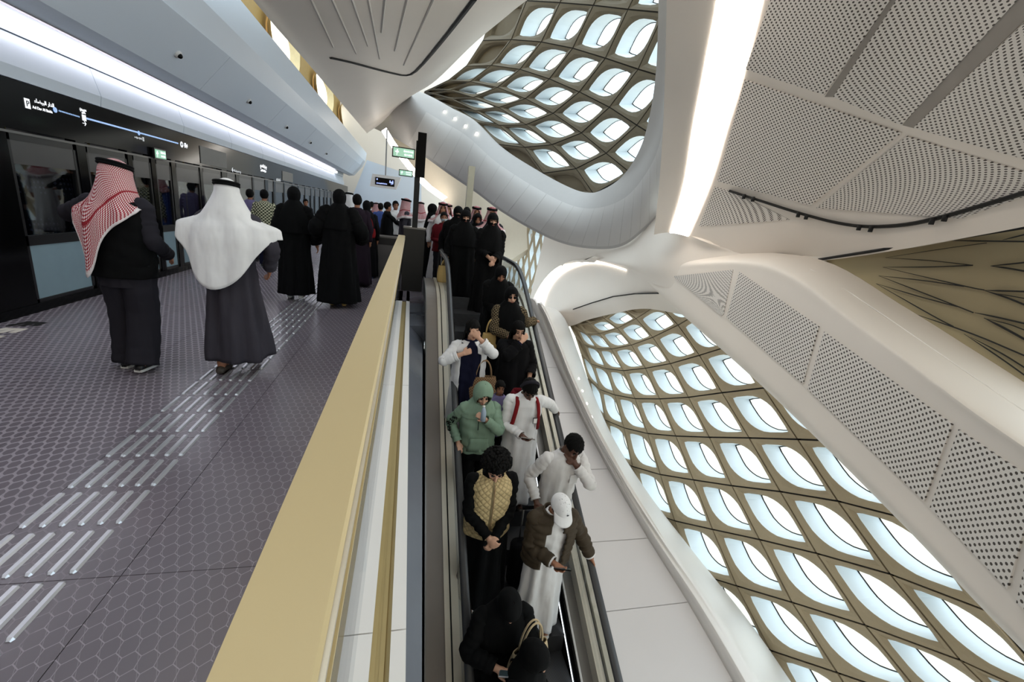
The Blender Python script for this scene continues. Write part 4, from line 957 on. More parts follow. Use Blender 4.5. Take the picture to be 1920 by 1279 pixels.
        if face:
            for g in (1, -1):
                MB().ell(s.X(H(g*.031, -.083, .008)), (.0145*s.s, .009*s.s, .0075*s.s), 10, 6, M=s.Rh).build('eye', EYE, s.o, True)
                MB().tube([s.X(H(g*.014, -.09, .03)), s.X(H(g*.034, -.087, .037)), s.X(H(g*.052, -.074, .03))], [.003, .0045, .002], 6).build('eyebrow', HAIR, s.o, True)
            MB().ell(s.X(H(0, -.093, -.062)), (.021*s.s, .008*s.s, .007*s.s), 10, 6, M=s.Rh).build('lips', LIP, s.o, True)
    def hand(s, b, E_, T, sg, curl, pn):
        d = (T-E_).normalized()
        n = Vector(pn) if pn is not None else Vector((-sg*.8, -.1, -.4)); n = (n-d*n.dot(d)); n = n.normalized() if n.length > .05 else Vector((0, 0, -1))
        w = d.cross(n).normalized(); 
        if w.dot(Vector((0, -1, .4))) < 0 and pn is None: w = -w
        M = Matrix((w, n, d)).transposed(); c = T+d*.045
        b.ell(c, (.040, .017, .052), 12, 8, M=M); b.tube([T-d*.02, T+d*.03], [.027, .03], 10)
        if not s.fine:
            b.tube([T+d*.07, T+d*.12+n*.02], [.034, .02], 8, flat=.5); return
        for k, (off, L) in enumerate(((.031, .068), (.0105, .077), (-.0105, .071), (-.031, .056))):
            p = T+d*.083+w*off; path = [p-d*.02, p]; a = 0
            for q, f in enumerate((.42, .32, .26)):
                a += curl*(.7 if q == 0 else .9); path.append(path[-1]+(d*math.cos(a)+n*math.sin(a)+w*off*1.5*(1-curl)).normalized()*L*f)
            b.tube(path, [.009, .0095, .009, .0085, .007], 7)
        p = T+d*.022+w*.03; b.tube([p-w*.015, p+w*.016+d*.018, p+w*.026+d*.042+n*.012*curl, p+w*.024+d*.064+n*.03*curl], [.013, .0125, .0105, .008], 7)
    # ------------------------------------------------ garments
    def ring(s, z, rx, ry, n, amp, hem, sway, th0=0, th1=2*PI, puff=0, stretch=1, closed=True, grow=0):
        c = s.sp(z); c = c+Vector((sway[0], sway[1], 0))*max(0, (.95-z)/.95); out = []
        zz = z; cnt = n if closed else n-1
        for k in range(n):
            th = th0+(th1-th0)*k/cnt
            f = amp*(math.sin(7*th+s.seed+zz*1.2)+.6*math.sin(11*th+s.seed*2.1-zz*2)+.5*math.sin(4*th+s.seed*.7+zz*3))
            wr = .0035*math.sin(zz*48+3*math.sin(2*th+s.seed))*(1 if z > .85 else .3)
            r = 1+grow; cs, sn = math.cos(th), math.sin(th); e = 2.4 if z > .95 else 2.0
            q = (abs(cs)**e+abs(sn)**e)**(-1/e); g = puff*abs(math.sin(zz*PI/.075))*.016
            out.append(s.X(c+Vector(((rx*r+f+wr+g)*q*cs, (ry*r+f+wr+g)*q*sn, 0))))
        return out
    def wrap(s, name, kind, m, hem=None, top=None, fold=.02, open_=0, puff=0, grow=0, sway=(0, 0), n=None, wide=1.0, nz=None):
        prof = PROF[kind]; zt = top or prof[0][0]; zb = hem if hem is not None else prof[-1][0]; nz = nz or (44 if s.fine else 18); n = n or (56 if s.fine else 28); G = []
        for j in range(nz+1):
            f = j/nz; z = zt+(zb-zt)*(f**1.15 if zt-zb > .8 else f)
            _, rx, ry = lerp_prof(prof, z); w = 1+(wide-1)*min(1, max(0, (1.4-z)/1.2)); amp = fold*min(1, max(0, (1.38-z)/1.1))**.9+.0015
            stx = abs(s.stride)*.10*max(0, (.9-z)/.9)
            if open_: G.append(s.ring(z, rx*w, ry*w+stx, n, amp, zb, sway, -PI/2+open_*(.6 if z > 1.35 else 1), 1.5*PI-open_*(.6 if z > 1.35 else 1), puff, closed=False, grow=grow))
            else: G.append(s.ring(z, rx*w, ry*w+stx, n, amp, zb, sway, -PI/2, 1.5*PI, puff, grow=grow))
        return grid_mesh(name, G, m, s.o, None, .006 if not puff else .012, closed=not open_)
    def sleeves(s, m, r=(.064, .054, .044), end=1.0, which=(1, -1), puff=0, cuff=None, flare=0, name='sleeve'):
        for S, E_, T, sg in s.arms:
            if sg not in which: continue
            S0 = s.sp(1.435)+Vector((sg*.115, 0, -.01)); path = []
            ctrl = [S0, S+Vector((sg*.012, 0, -.005)), S.lerp(E_, .5), E_, E_.lerp(T, .5), E_.lerp(T, end)]
            N = 40 if s.fine else 14
            for k in range(N+1): path.append(spline(ctrl, 5*k/N))
            rad = []
            for k in range(N+1):
                f = k/N*5; rr = [r[0]*.85, r[0], (r[0]+r[1])/2, r[1], (r[1]+r[2])/2, r[2]+flare]; i = min(int(f), 4); v = rr[i]+(rr[i+1]-rr[i])*(f-i)
                v += .0045*math.sin(k*1.9+s.seed)+.003*math.sin(k*.9+s.seed*2)+puff*.013*abs(math.sin(k*PI/5)); rad.append(v)
            G = tube_rings([s.X(p) for p in path], [v*s.s for v in rad], 18 if s.fine else 10)
            o = grid_mesh(name, G, m, s.o, None, .004)
            if cuff:
                a, c = E_.lerp(T, end-.06), E_.lerp(T, end+.03); MB().tube([s.X(a), s.X(c)], [(r[2]+.006)*s.s]*2, 16, caps=(False, False)).build('cuff', cuff, o, True)
    def trousers(s, m, r=(.105, .082, .07)):
        for sg, ft in ((1, s.feet[0]), (-1, s.feet[1])):
            hip = Vector((sg*.088, 0, .95)); kn = hip.lerp(ft+Vector((0, 0, .09)), .5)+Vector((0, -.04, 0)); ctrl = [hip, hip.lerp(kn, .5), kn, kn.lerp(ft, .55), ft+Vector((0, .02, .05))]
            N = 26; path = [s.X(spline(ctrl, 4*k/N)) for k in range(N+1)]; rad = [(r[0]+(r[1]-r[0])*min(1, k/N*2) if k < N/2 else r[1]+(r[2]-r[1])*(k/N*2-1))*s.s+.003*math.sin(k*1.7+s.seed+sg) for k in range(N+1)]
            if sg == 1: s.wrap('trouser_seat', 'torso', m, .76, top=1.0, fold=.004, grow=-.1)
            grid_mesh('trouser_leg', tube_rings(path, rad, 20), m, s.o, None, .004)
    def shoes(s, m, sole=None, toe=.17):
        for ft in s.feet:
            rings = []
            for y, w, h in ((.085, .022, .05), (.07, .036, .075), (.02, .04, .085), (-.05, .044, .07), (-.11, .046, .052), (-.155, .034, .04), (-toe-.005, .012, .03)):
                rings.append([s.X(ft+Vector((w*math.cos(a), y, max(.012, h*.5+h*.5*math.sin(a))))) for a in [2*PI*k/14 for k in range(14)]])
            o = MB().loft(rings).build('shoe', m, s.o, True)
            if sole:
                b = MB(); pts = [(.03, .085), (.042, .03), (.047, -.06), (.046, -.12), (.02, -.175), (-.02, -.175), (-.046, -.12), (-.047, -.06), (-.042, .03), (-.03, .085)]
                b.loft([[s.X(ft+Vector((x, y, z))) for x, y in pts] for z in (0, .022)]); b.build('sole', sole, o)
    # ------------------------------------------------ heads
    def shell(s, name, m, keep, zmin, R_=(.088, .108, .108), c=(0, .012, .03), n=None, nv=None, flare=None, fold=0, thick=.006, parent=None):
        """cap around the skull: from crown down to zmin in head space"""
        n = n or (48 if s.fine else 26); nv = nv or (30 if s.fine else 16); G = []; Q = []
        for j in range(nv+1):
            f = j/nv; row = []; q = []
            for k in range(n):
                th = 2*PI*k/n-PI/2; z = c[2]+R_[2]+(zmin-c[2]-R_[2])*f if flare else None
                ph = PI/2-f*(PI/2+math.asin(max(-1, min(1, (c[2]-zmin)/R_[2])))); rr = max(.03, math.cos(ph))
                p = Vector((R_[0]*rr*math.cos(th), R_[1]*rr*math.sin(th), R_[2]*math.sin(ph)))+Vector(c)
                if fold: p += Vector((math.cos(th), math.sin(th), .4))*fold*(math.sin(17*th+s.seed+f*31)*math.sin(23*f+5*th)+.6*math.sin(31*th+f*11))
                q.append(p); row.append(s.X(s.hc+s.Rh@p))
            G.append(row); Q.append(q)
        return grid_mesh(name, G, m, parent or s.o, lambda j, i: keep(Q[j][i]), thick)
    def hair(s, style='short', m=None):
        m = m or HAIR
        if style == 'short': s.shell('hair', m, lambda p: (p.z > .066+.006*math.sin(p.x*160) if p.y < -.045 else (p.z > .012 if p.y < .02 else p.z > -.065)), -.07, (.083, .104, .105), thick=.01, fold=.004)
        elif style == 'long':
            s.shell('hair', m, lambda p: not (p.y < -.03 and p.z < .065 and abs(p.x) < .062), -.1, (.088, .11, .108), thick=.012, fold=.004)
            G = []
            for j in range(12):
                f = j/11; c = s.hc.lerp(s.sp(1.36)+Vector((0, .03, 0)), f)+Vector((0, .03, 0)); row = []
                for k in range(24):
                    th = PI*(-.12)+PI*1.24*k/23; rr = 1+.06*math.sin(k*1.7+s.seed+j*.3); row.append(s.X(c+Vector(((.09+.03*f)*rr*math.cos(th), (.085+.02*f)*rr*math.sin(th), 0))))
                G.append(row)
            grid_mesh('long_hair', G, m, s.o, None, .012, closed=False)
        elif style == 'afro':
            b = MB(); rnd = random.Random(3); c = s.hc+s.Rh@Vector((0, .025, .06))
            rings = []
            for j in range(23):
                a = -PI/2+PI*j/22; row = []
                for k in range(44):
                    th = 2*PI*k/44; rr = 1+.055*rnd.uniform(-1, 1)+.05*math.sin(7*th)*math.sin(5*a); d = Vector((math.cos(a)*math.cos(th), math.cos(a)*math.sin(th), math.sin(a)))
                    sc = Vector((.128*rr, .128*rr, .115*rr)); row.append(s.X(c+s.Rh@Vector((d.x*sc.x, d.y*sc.y*(.78 if d.y < 0 else 1), d.z*sc.z*(.72 if d.z < 0 else 1)))))
                rings.append(row)
            keep = lambda j, i: True
            grid_mesh('afro_hair', rings, m, s.o, None, 0)
            for q in range(260):
                u, v = rnd.uniform(-1, 1), rnd.uniform(0, 2*PI); z = u if u > -.45 else -u; w = math.sqrt(1-z*z); d = Vector((w*math.cos(v), w*math.sin(v), z))
                if d.y < -.55 and d.z < .2: continue
                p = c+s.Rh@Vector((d.x*.128, d.y*(.1 if d.y < 0 else .128), d.z*(.083 if d.z < 0 else .115))); b.ell(s.X(p), (.017*s.s,)*3, 6, 4)
            b.build('hair_curls', m, s.o, True)['kind'] = 'stuff'
    def cap(s, m):
        o = s.shell('cap', m, lambda p: p.z > .045 or p.y > 0 and p.z > .02, .0, (.091, .112, .108), thick=.008)
        G = []
        for j in range(7):
            f = j/6; row = []
            for k in range(17):
                a = -PI/2+(k/16-.5)*PI*.86; r0 = Vector((.089*math.cos(a), .012+.108*math.sin(a), .05)); r1 = Vector((.095*math.cos(a)*1.0, -.115+.115*math.sin(a)*.78+.02, .022+.016*abs(math.sin(a))-.02)); row.append(s.X(s.hc+s.Rh@r0.lerp(r1, f)))
            G.append(row)
        grid_mesh('cap_brim', G, m, o, None, .006, closed=False)
        MB().ell(s.X(s.hc+s.Rh@Vector((0, .012, .139))), (.009,)*3, 8, 6).build('cap_button', m, o, True)
        MB().ell(s.X(s.hc+s.Rh@Vector((.02, -.094, .085))), (.01, .004, .012), 8, 6, M=s.Rh).build('cap_emblem', C_['navy'], o, True)
    def scarf(s, m, kind='hijab', drop=.34, fold=.006, wide=1.0):
        """hijab / niqab / hood draped round the head and over the shoulders"""
        n = 52 if s.fine else 28; nh = 22 if s.fine else 12; nd = 16 if s.fine else 8; G = []; Q = []
        R_ = {'hijab': (.093, .114, .114), 'niqab': (.095, .122, .114), 'hood': (.116, .132, .142)}[kind]; c = Vector((0, .008, .028))
        for j in range(nh+1):
            f = j/nh; ph = PI/2-f*(PI/2+.62); rr = max(.03, math.cos(ph)); row = []; q = []
            for k in range(n):
                th = 2*PI*k/n-PI/2; p = c+Vector((R_[0]*rr*math.cos(th), R_[1]*(rr if f < .6 else max(rr, .82))*math.sin(th), R_[2]*math.sin(ph)*(1 if f < .6 else 1.35)))
                q.append(p); row.append(s.X(s.hc+s.Rh@p))
            G.append(row); Q.append(q)
        last = [g/s.s for g in G[-1]]; kind2 = {'hijab': .0, 'niqab': .0, 'hood': .0}[kind]
        for j in range(1, nd+1):
            f = j/nd; z = 1.49-drop*f; row = []; prof = PROF['abaya']; _, rx, ry = lerp_prof(prof, max(1.1, z)); cc = s.sp(z)
            for k in range(n):
                th = 2*PI*k/n-PI/2; am = fold*(math.sin(6*th+s.seed)+.7*math.sin(9*th+1.7*s.seed+3*f))*f
                g = 1.03+.02*f; tgt = cc+Vector(((rx*g*wide+.01+am)*math.cos(th), (ry*g+.014+am)*math.sin(th), 0)); w = min(1, f*2.6); w = w*w*(3-2*w); row.append(s.X(last[k].lerp(tgt, w) if f < .4 else tgt))
            G.append(row); Q.append(None)
        def keep(j, i):
            if j >= nh or Q[j] is None: return True
            p = Q[j][i]
            if kind == 'niqab': return not (p.y < -.03 and abs(p.x) < .064 and -.006 < p.z < .034)
            if kind == 'hood': return not (p.y < .0 and (p.x/.088)**2+((p.z+.012)/.112)**2 < 1)
            return not (p.y < -.03 and (p.x/.064)**2+((p.z+.022)/.088)**2 < 1)
        return grid_mesh({'hijab': 'headscarf', 'niqab': 'face_veil', 'hood': 'hood'}[kind], G, m, s.o, keep, .006)
    def ghutra(s, m, back=.55, side=.36, spread=1.0, agal=True, corner=0, front=1.0):
        n = 64 if s.fine else 32; nh = 12; nd = 26 if s.fine else 12; G = []; c = Vector((0, .012, .034)); R_ = (.093, .114, .108)
        th0, th1 = -PI/2+.72*front, 1.5*PI-.72*front
        for j in range(nh+1):
            f = j/nh; ph = PI/2-f*PI*.5; rr = max(.03, math.cos(ph)); row = []
            for k in range(n):
                th = th0+(th1-th0)*k/(n-1); 
                t2 = -PI/2+(2*PI)*k/(n-1) if f < .8 else th*1; t2 = (-PI/2+2*PI*k/(n-1))*(1-max(0, f-.75)*4)+th*(max(0, f-.75)*4)
                row.append(s.X(s.hc+s.Rh@(c+Vector((R_[0]*rr*math.cos(t2), R_[1]*rr*math.sin(t2), R_[2]*math.sin(ph))))))
            G.append(row)
        last = [g/s.s for g in G[-1]]; NX, NY = .165*(.5+.5*spread), .135
        for j in range(1, nd+1):
            f = j/nd; row = []
            for k in range(n):
                th = th0+(th1-th0)*k/(n-1); b_ = max(0, math.sin(th)); L = side+(back-side)*b_**4+corner*max(0, math.cos(th-1.1))**14
                z0 = last[k].z; z = z0-L*f; _, rx, ry = lerp_prof(PROF['abaya'], min(1.5, z)); cc = s.sp(z); am = .010*(math.sin(9*th+s.seed)+.8*math.sin(14*th+s.seed*2))*min(1, f*2)
                sx = (max(rx, .2)*1.16+.035)*(1+(spread-1)*min(1, f*1.6))+am; sy = ry*1.12+.04+am
                if z > 1.47: h = (z0-z)/max(.01, z0-1.47); tgt = last[k].lerp(cc+Vector((NX*math.cos(th), NY*math.sin(th)+.015, 0)), min(1, h)**1.2); tgt.z = z
                else: h = min(1, (1.47-z)/.1); a = cc+Vector((NX*math.cos(th), NY*math.sin(th)+.015, 0)); tgt = a.lerp(cc+Vector((sx*math.cos(th), sy*math.sin(th), 0)), h*h*(3-2*h)*.5+h*.5)
                row.append(s.X(tgt))
            G.append(row)
        o = grid_mesh('headscarf', G, m, s.o, None, .005, closed=False)
        if agal:
            for dz in (.052, .071):
                pts = [s.X(s.hc+s.Rh@(c+Vector((.091*math.cos(a), .112*math.sin(a), dz+.012*math.sin(a))))) for a in [2*PI*k/28 for k in range(29)]]
                MB().tube(pts, .0115*s.s, 8, caps=(False, False)).build('agal', C_['black'], s.o, True)
        return o
    def top(s, p): return s.mw@s.X(p)                # local -> world
def esc_place(px, py, H, lane=None):
    """stand a person whose crown shows at (px,py) on a step of the escalator"""
    best = None
    for k in range(22):
        yk = -.6+.36*k; z = AS+SL*(yk+.18)
        if z > 0: break
        for dh in [i*.01 for i in range(-9, 10)]:
            p = onZ(px, py, z+H+dh)
            if yk+.1 <= p.y <= yk+.3 and 0 < p.y < 9:
                if best is None or abs(dh) < best[0]: best = (abs(dh), Vector((p.x, p.y, z)), H+dh)
    if best is None: p = onS(px, py, AS+H); return p-Vector((0, 0, H)), H
    return best[1], best[2]
def phone(hand, n, up, label, m=None):
    o = empty('phone', hand); w = up.cross(n).normalized(); M = Matrix((w, up.normalized(), n.normalized())).transposed()
    b = MB(); b.box((-.037, -.075, -.004), (.037, .075, .004)); b.v = [tuple(M@Vector(v)) for v in b.v]; b.build('case', m or BLACKG, o)
    b = MB(); b.box((-.033, -.07, .0042), (.033, .07, .0052)); b.v = [tuple(M@Vector(v)) for v in b.v]; b.build('screen', mat('phone_screen', rgb(70, 84, 90), .15), o); tag(o, label, 'phone'); return o
def handbag(loc, w, h, d, m, label, strap=None, rz=0, nm='handbag', cat='bag'):
    o = empty(nm, loc, rz); G = []
    for j in range(13):
        f = j/12; z = h*(1-f); ww = w*(.5+.0*f)*(1+.12*math.sin(f*PI)+.08*f); dd = d*.5*(.45+.65*math.sin(min(1, f*1.15)*PI*.55)); row = []
        for k in range(28):
            th = 2*PI*k/28; e = 3.2; q = (abs(math.cos(th))**e+abs(math.sin(th))**e)**(-1/e); sc = 1 if f < .93 else .9; row.append(Vector((ww*q*math.cos(th)*sc, dd*q*math.sin(th)*sc, z)))
        G.append(row)
    b = grid_mesh('bag_body', G, m, o, None, .006)
    mesh('bag_base', [Vector((p.x, p.y, .004)) for p in G[-1]], [tuple(range(28))], m, b)
    if strap:
        for sy in (-1, 1):
            pts = [Vector((w*.32*math.cos(a), sy*d*.12, h-.01+strap*math.sin(a))) for a in [PI*k/14 for k in range(15)]]; MB().tube(pts, .008, 8).build('bag_strap', m, o, True)
    tag(o, label, cat); return o
WS = mat('shoe_black', rgb(16, 16, 17), .4); WW = mat('shoe_white', rgb(220, 218, 214), .6); WB = mat('shoe_brown', rgb(58, 50, 42), .5)
def esc(label, px, py, H, **k):
    loc, h = esc_place(px, py, H); hw = {}
    return Person(label, loc, k.pop('rz', 0), h, **k)
def rail_target(px, py, loc, H, x=None, rz=0):
    """wrist above the handrail point seen at (px,py), in the person's own unscaled space"""
    w = onS(px, py, AH+.05)
    if x is not None: w = Vector((x, w.y, AH+SL*w.y+.055))
    m = Matrix.Translation(loc)@Matrix.Rotation(rz, 4, 'Z'); return (m.inverted()@w)/(H/1.75)

# ---- man in white cap
loc, h = esc_place(1044, 910, 1.74); t = rail_target(1107, 1062, loc, h, XR-.0)
p = Person('person in white cap and brown puffer jacket over a white robe, looking at a phone', loc, 0, h, 'm', lean=.10, pitch=.62, yaw=.12, hp=t+Vector((0, .07, .03)), hn=(-.03, -.30, 1.12), ep=(.5, .5, -.3), curl=(.55, .6), pn=((0, -.2, -1), (.2, -.4, .6)))
p.wrap('robe', 'thobe', C_['white'], .14, fold=.018, wide=1.02); p.wrap('jacket', 'jacket', C_['brown'], .9, open_=.42, puff=1, fold=.004); p.sleeves(C_['brown'], (.074, .064, .05), .93, puff=1, cuff=C_['white']); p.cap(C_['white']); p.hair('short'); p.shoes(WW)
wp = p.top(p.arms[1][2]+Vector((.05, -.085, .015))); phone(wp, Vector((.1, .5, .8)), Vector((.9, -.35, .1)), 'dark phone in the hand of the person in the white cap')
# ---- afro and quilted vest
loc, h = esc_place(929, 836, 1.80)
p = Person('person with round curly hair in sand quilted vest over black, hands clasped', loc, 0, h, 'l', lean=.06, pitch=.62, yaw=-.05, hp=(.035, -.23, .97), hn=(-.035, -.25, 1.0), ep=(.8, .5, 0), en=(-.8, .5, 0), curl=(.7, .7), pn=((-.4, .8, -.2), (.4, .8, -.2)))
p.wrap('robe', 'thobe', C_['black'], .12); p.wrap('vest', 'vest', C_['sand'], .88, top=1.50, fold=.004); p.sleeves(C_['black'], (.066, .055, .044)); p.hair('afro'); p.hair('short'); p.shoes(WW)
MB().tube([p.X(p.sp(z)+Vector((0, -r-.012, 0))) for z, r in ((1.46, .118), (1.39, .142), (1.25, .157), (1.05, .155), (.9, .16))], .004, 6).build('zip', C_['bag'], p.o)
MB().tube([p.X(p.sp(1.47)), p.X(p.sp(1.54))], [.075, .066], 16, caps=(False, False)).build('collar', C_['black'], p.o, True)
# ---- man hiding his face, white shirt
loc, h = esc_place(1062, 797, 1.68)
p = Person('person in white robe hiding the face behind one hand, leaning on the rail', loc, 0, h, 'd', lean=.16, pitch=.55, yaw=.35, roll=.12, hp=None, hn=(-.27, -.2, 1.0), ep=(.9, .2, -.6), curl=(.3, .8), face=True, pn=((0, 1, 0), (.3, 0, -1)))
hd = p.hc+p.Rh@Vector((.03, -.15, -.085)); S = p.arms[0][0]; d = hd-S; D = min(d.length, .54); a = (.285**2-.265**2+D*D)/(2*D); hh = math.sqrt(max(0, .285**2-a*a)); pole = Vector((.8, -.3, -.8)); dd = d.normalized(); pole = (pole-dd*pole.dot(dd)).normalized()
def repose(p, i, target, pole, curl, pn):
    """bend arm i to a target found from the head, then rebuild the body"""
    S, _, _, sg = p.arms[i]; d = Vector(target)-S; D = min(d.length, .545); dd = d.normalized(); a = (.285**2-.265**2+D*D)/(2*D); hh = math.sqrt(max(0, .285**2-a*a)); pl = Vector(pole); pl = (pl-dd*pl.dot(dd)).normalized()
    p.arms[i] = (S, S+dd*a+pl*hh, S+dd*D, sg)
    for c in [c for c in bpy.data.objects if c.parent == p.o]: bpy.data.objects.remove(c)
    p.body(curl, pn, True)
repose(p, 0, hd, (.8, -.3, -.9), (.25, .8), ((-.1, 1, .1), (.3, 0, -1)))
p.wrap('robe', 'thobe', C_['offwhite'], .15); p.sleeves(C_['offwhite'], (.066, .058, .046), .9); p.hair('short'); p.shoes(WB)
MB().tube([p.X(p.sp(1.475)), p.X(p.sp(1.535))], [.078, .068], 16, caps=(False, False)).build('collar', C_['white'], p.o, True)
MB().add([p.X(p.sp(z)+Vector((x, -y-.012, 0))) for x, z, y in ((.05, 1.3, .13), (.14, 1.3, .115), (.14, 1.19, .12), (.05, 1.19, .135))], [(0, 1, 2, 3)]).build('pocket', C_['white'], p.o)
# trolley case the robed person holds
wl_ = p.top(p.arms[1][2]); zc = AS+SL*(wl_.y-.1)
sc_ = tag(empty('suitcase', (wl_.x-.03, wl_.y, p.o.location.z)), 'black trolley suitcase with raised handle held by the person hiding the face', 'suitcase')
b = MB(); b.loft([[(x*s_, y*s_*.9+.0, z) for x, y in [(.17*math.copysign(abs(math.cos(a))**.5, math.cos(a)), .09*math.copysign(abs(math.sin(a))**.5, math.sin(a))) for a in [2*PI*k/24 for k in range(24)]]] for z, s_ in ((.04, .9), (.06, 1), (.5, 1), (.53, .92))]); b.build('shell', C_['black2'], sc_, True)
for x in (-.07, .07): MB().tube([(x, .06, .5), (x, .06, .9)], .009, 8).build('handle_tube', STEELD, sc_, True)
MB().tube([(-.085, .06, .9), (.085, .06, .9)], .018, 10).build('handle', C_['black'], sc_, True)
for x in (-.12, .12): MB().tube([(x-.015, 0, .025), (x+.015, 0, .025)], .025, 12).build('wheel', RUBBER, sc_)
# ---- sage hoodie
loc, h = esc_place(905, 716, 1.66); t = rail_target(856, 842, loc, h, XL)
p = Person('young person in sage green hoodie, hood up, lifting a bottle to the mouth', loc, 0, h, 'l', lean=.04, pitch=.42, yaw=.05, hp=(.03, -.23, 1.37), hn=t+Vector((0, .08, .04)), ep=(.9, .2, -.8), en=(-.7, .6, -.2), curl=(.9, .4), pn=((-.6, .6, 0), (0, -.1, -1)))
p.wrap('hoodie', 'torso', C_['green'], .86, fold=.014, grow=.08); p.sleeves(C_['green'], (.074, .066, .048), .93, cuff=C_['green']); p.scarf(C_['green'], 'hood', .16); p.hair('short'); p.trousers(C_['black']); p.shoes(WW)
b = MB(); G = [[p.X(p.sp(z)+Vector((x, -(.158+.004*math.cos(x*12)) if abs(x) < .12 else -.14, 0))) for x in (-.14+.28*k/10*(1 if z < 1.0 else .8)+(0 if z < 1 else .028) for k in range(11))] for z in (1.08, 1.02, .96, .9)]
grid_mesh('front_pocket', G, C_['green'], p.o, None, .008, closed=False)
MB().tube([p.X(p.sp(1.42)+Vector((-.03, -.142, 0))), p.X(p.sp(1.3)+Vector((-.032, -.162, 0))), p.X(p.sp(1.2)+Vector((-.03, -.165, 0)))], .004, 6).build('drawstring', C_['black'], p.o)
S, E_, T, sg = p.arms[1]
for k in range(4):
    q = S.lerp(E_, .55+.2*k) if k < 3 else E_.lerp(T, .22); o = marks(p.o, p.X(q+Vector((-.045, -.07, 0))), .06, .055, 3, C_['black'], 'Y', 'sleeve_print', seed=k+3); o.rotation_euler = (0, .5*k, -.5)
wp = p.top(p.arms[0][2]+Vector((-.035, -.05, .06))); bo = empty('drink_bottle', wp); tag(bo, 'clear small drink bottle held to the mouth by the hooded young person', 'bottle')
MB().tube([(0, 0, -.05), (0, 0, -.045), (0, 0, .05), (0, .01, .075), (0, .02, .1)], [.02, .028, .028, .02, .012], 14).build('bottle_body', mat('bottle_blue', rgb(150, 165, 180), .15), bo, True); MB().tube([(0, .02, .1), (0, .025, .115)], .014, 10).build('bottle_neck', WHITE2, bo, True)
# ---- white robe with red backpack
loc, h = esc_place(990, 697, 1.76); t = rail_target(1039, 780, loc, h, XR)
p = Person('person in white robe with red backpack straps and dark headband, reading a phone', loc, 0, h, 'd', lean=.10, pitch=.68, yaw=.0, hp=t+Vector((0, .08, .03)), hn=(-.06, -.28, 1.1), ep=(.7, .4, 0), curl=(.6, .6), pn=((0, -.1, -1), (.3, -.3, .7)))
p.wrap('robe', 'thobe', C_['white'], .12); p.sleeves(C_['white'], (.066, .056, .044), .95, cuff=C_['white']); p.hair('short'); p.shoes(WB)
MB().tube([p.X(p.hc+p.Rh@Vector((.1*math.cos(a), .0+.02, .02+.128*math.sin(a)))) for a in [PI*k/16 for k in range(17)]], .012, 8, flat=1.6).build('headband', C_['charcoal'], p.o, True)
for g in (-1, 1): MB().tube([p.X(p.sp(z)+Vector((g*x, -y, 0))) for z, x, y in ((1.47, .1, -.02), (1.475, .11, .05), (1.43, .12, .115), (1.33, .135, .138), (1.2, .15, .135), (1.1, .17, .1))], .022, 8, flat=.4).build('backpack_strap', C_['red'], p.o, True)
G = []
for j in range(9):
    f = j/8; z = 1.46-.42*f; w = .15*(1-.35*(1-min(1, f*4))-.1*max(0, f-.85)*6); G.append([p.X(p.sp(z)+Vector((w*math.copysign(abs(math.cos(a))**.6, math.cos(a)), .2+.075*math.copysign(abs(math.sin(a))**.6, math.sin(a)), 0))) for a in [2*PI*k/20 for k in range(20)]])
grid_mesh('backpack', G, C_['maroon'], p.o, None, .004)
b = MB(); b.box((-.024, -.003, -.035), (.024, .003, .035)); o = b.build('id_badge', BLACK, p.o); o.location = p.X(p.sp(1.24)+Vector((.1, -.165, 0))); b = MB(); b.box((-.019, -.005, -.029), (.019, -.003, .029)); b.build('badge_card', WHITE2, o)
wp = p.top(p.arms[1][2]+Vector((.05, -.08, .01))); phone(wp, Vector((.1, .5, .8)), Vector((.9, -.35, .0)), 'grey phone in the hand of the robed person with red backpack straps', STEELD)
# ---- child behind them
loc, h = esc_place(939, 716, 1.25)
p = Person('small child in grey top standing between the hooded and the robed person', loc, 0, 1.22, 'm', fine=False); p.wrap('top', 'torso', C_['lilac'], .8); p.sleeves(C_['lilac']); p.trousers(C_['black']); p.hair('short'); p.shoes(WW)
# ---- woman in white coat, palm raised
loc, h = esc_place(887, 602, 1.64)
p = Person('person in long white coat over navy, raising a palm in front of the face', loc, 0, h, 'l', lean=.02, pitch=.1, yaw=.1, hp=(.055, -.27, 1.60), hn=(-.12, -.17, 1.36), ep=(.8, .1, -.8), en=(-.9, 0, -.6), curl=(.12, .9), pn=((-.1, -1, .1), (.5, .5, 0)))
p.wrap('dress', 'thobe', C_['navy'], .25); p.wrap('coat', 'coat', C_['white'], .36, open_=.62, fold=.014, grow=.05); p.sleeves(C_['white'], (.068, .062, .056), .78, flare=.008); p.hair('long'); p.shoes(WS)
wp = p.top(Vector((.19, -.1, .72))); handbag(wp, .3, .3, .14, C_['woven'], 'brown woven check shoulder bag beside the long white coat', .22)
# ---- woman in black, hand over face
loc, h = esc_place(972, 604, 1.62)
p = Person('person in black abaya covering the mouth with one hand', loc, 0, h, 'l', pitch=.2, yaw=.1, hn=(.02, -.2, 1.53), hp=(.2, -.2, 1.0), en=(-.9, -.1, -.8), curl=(.5, .35), pn=(None, (0, 1, .1)))
p.wrap('abaya', 'abaya', C_['black2'], .05); p.sleeves(C_['black2'], (.078, .074, .07), .78, flare=.012); p.sleeves(C_['navy'], (.05, .045, .036), .92, which=(-1,), name='undersleeve'); p.hair('long')
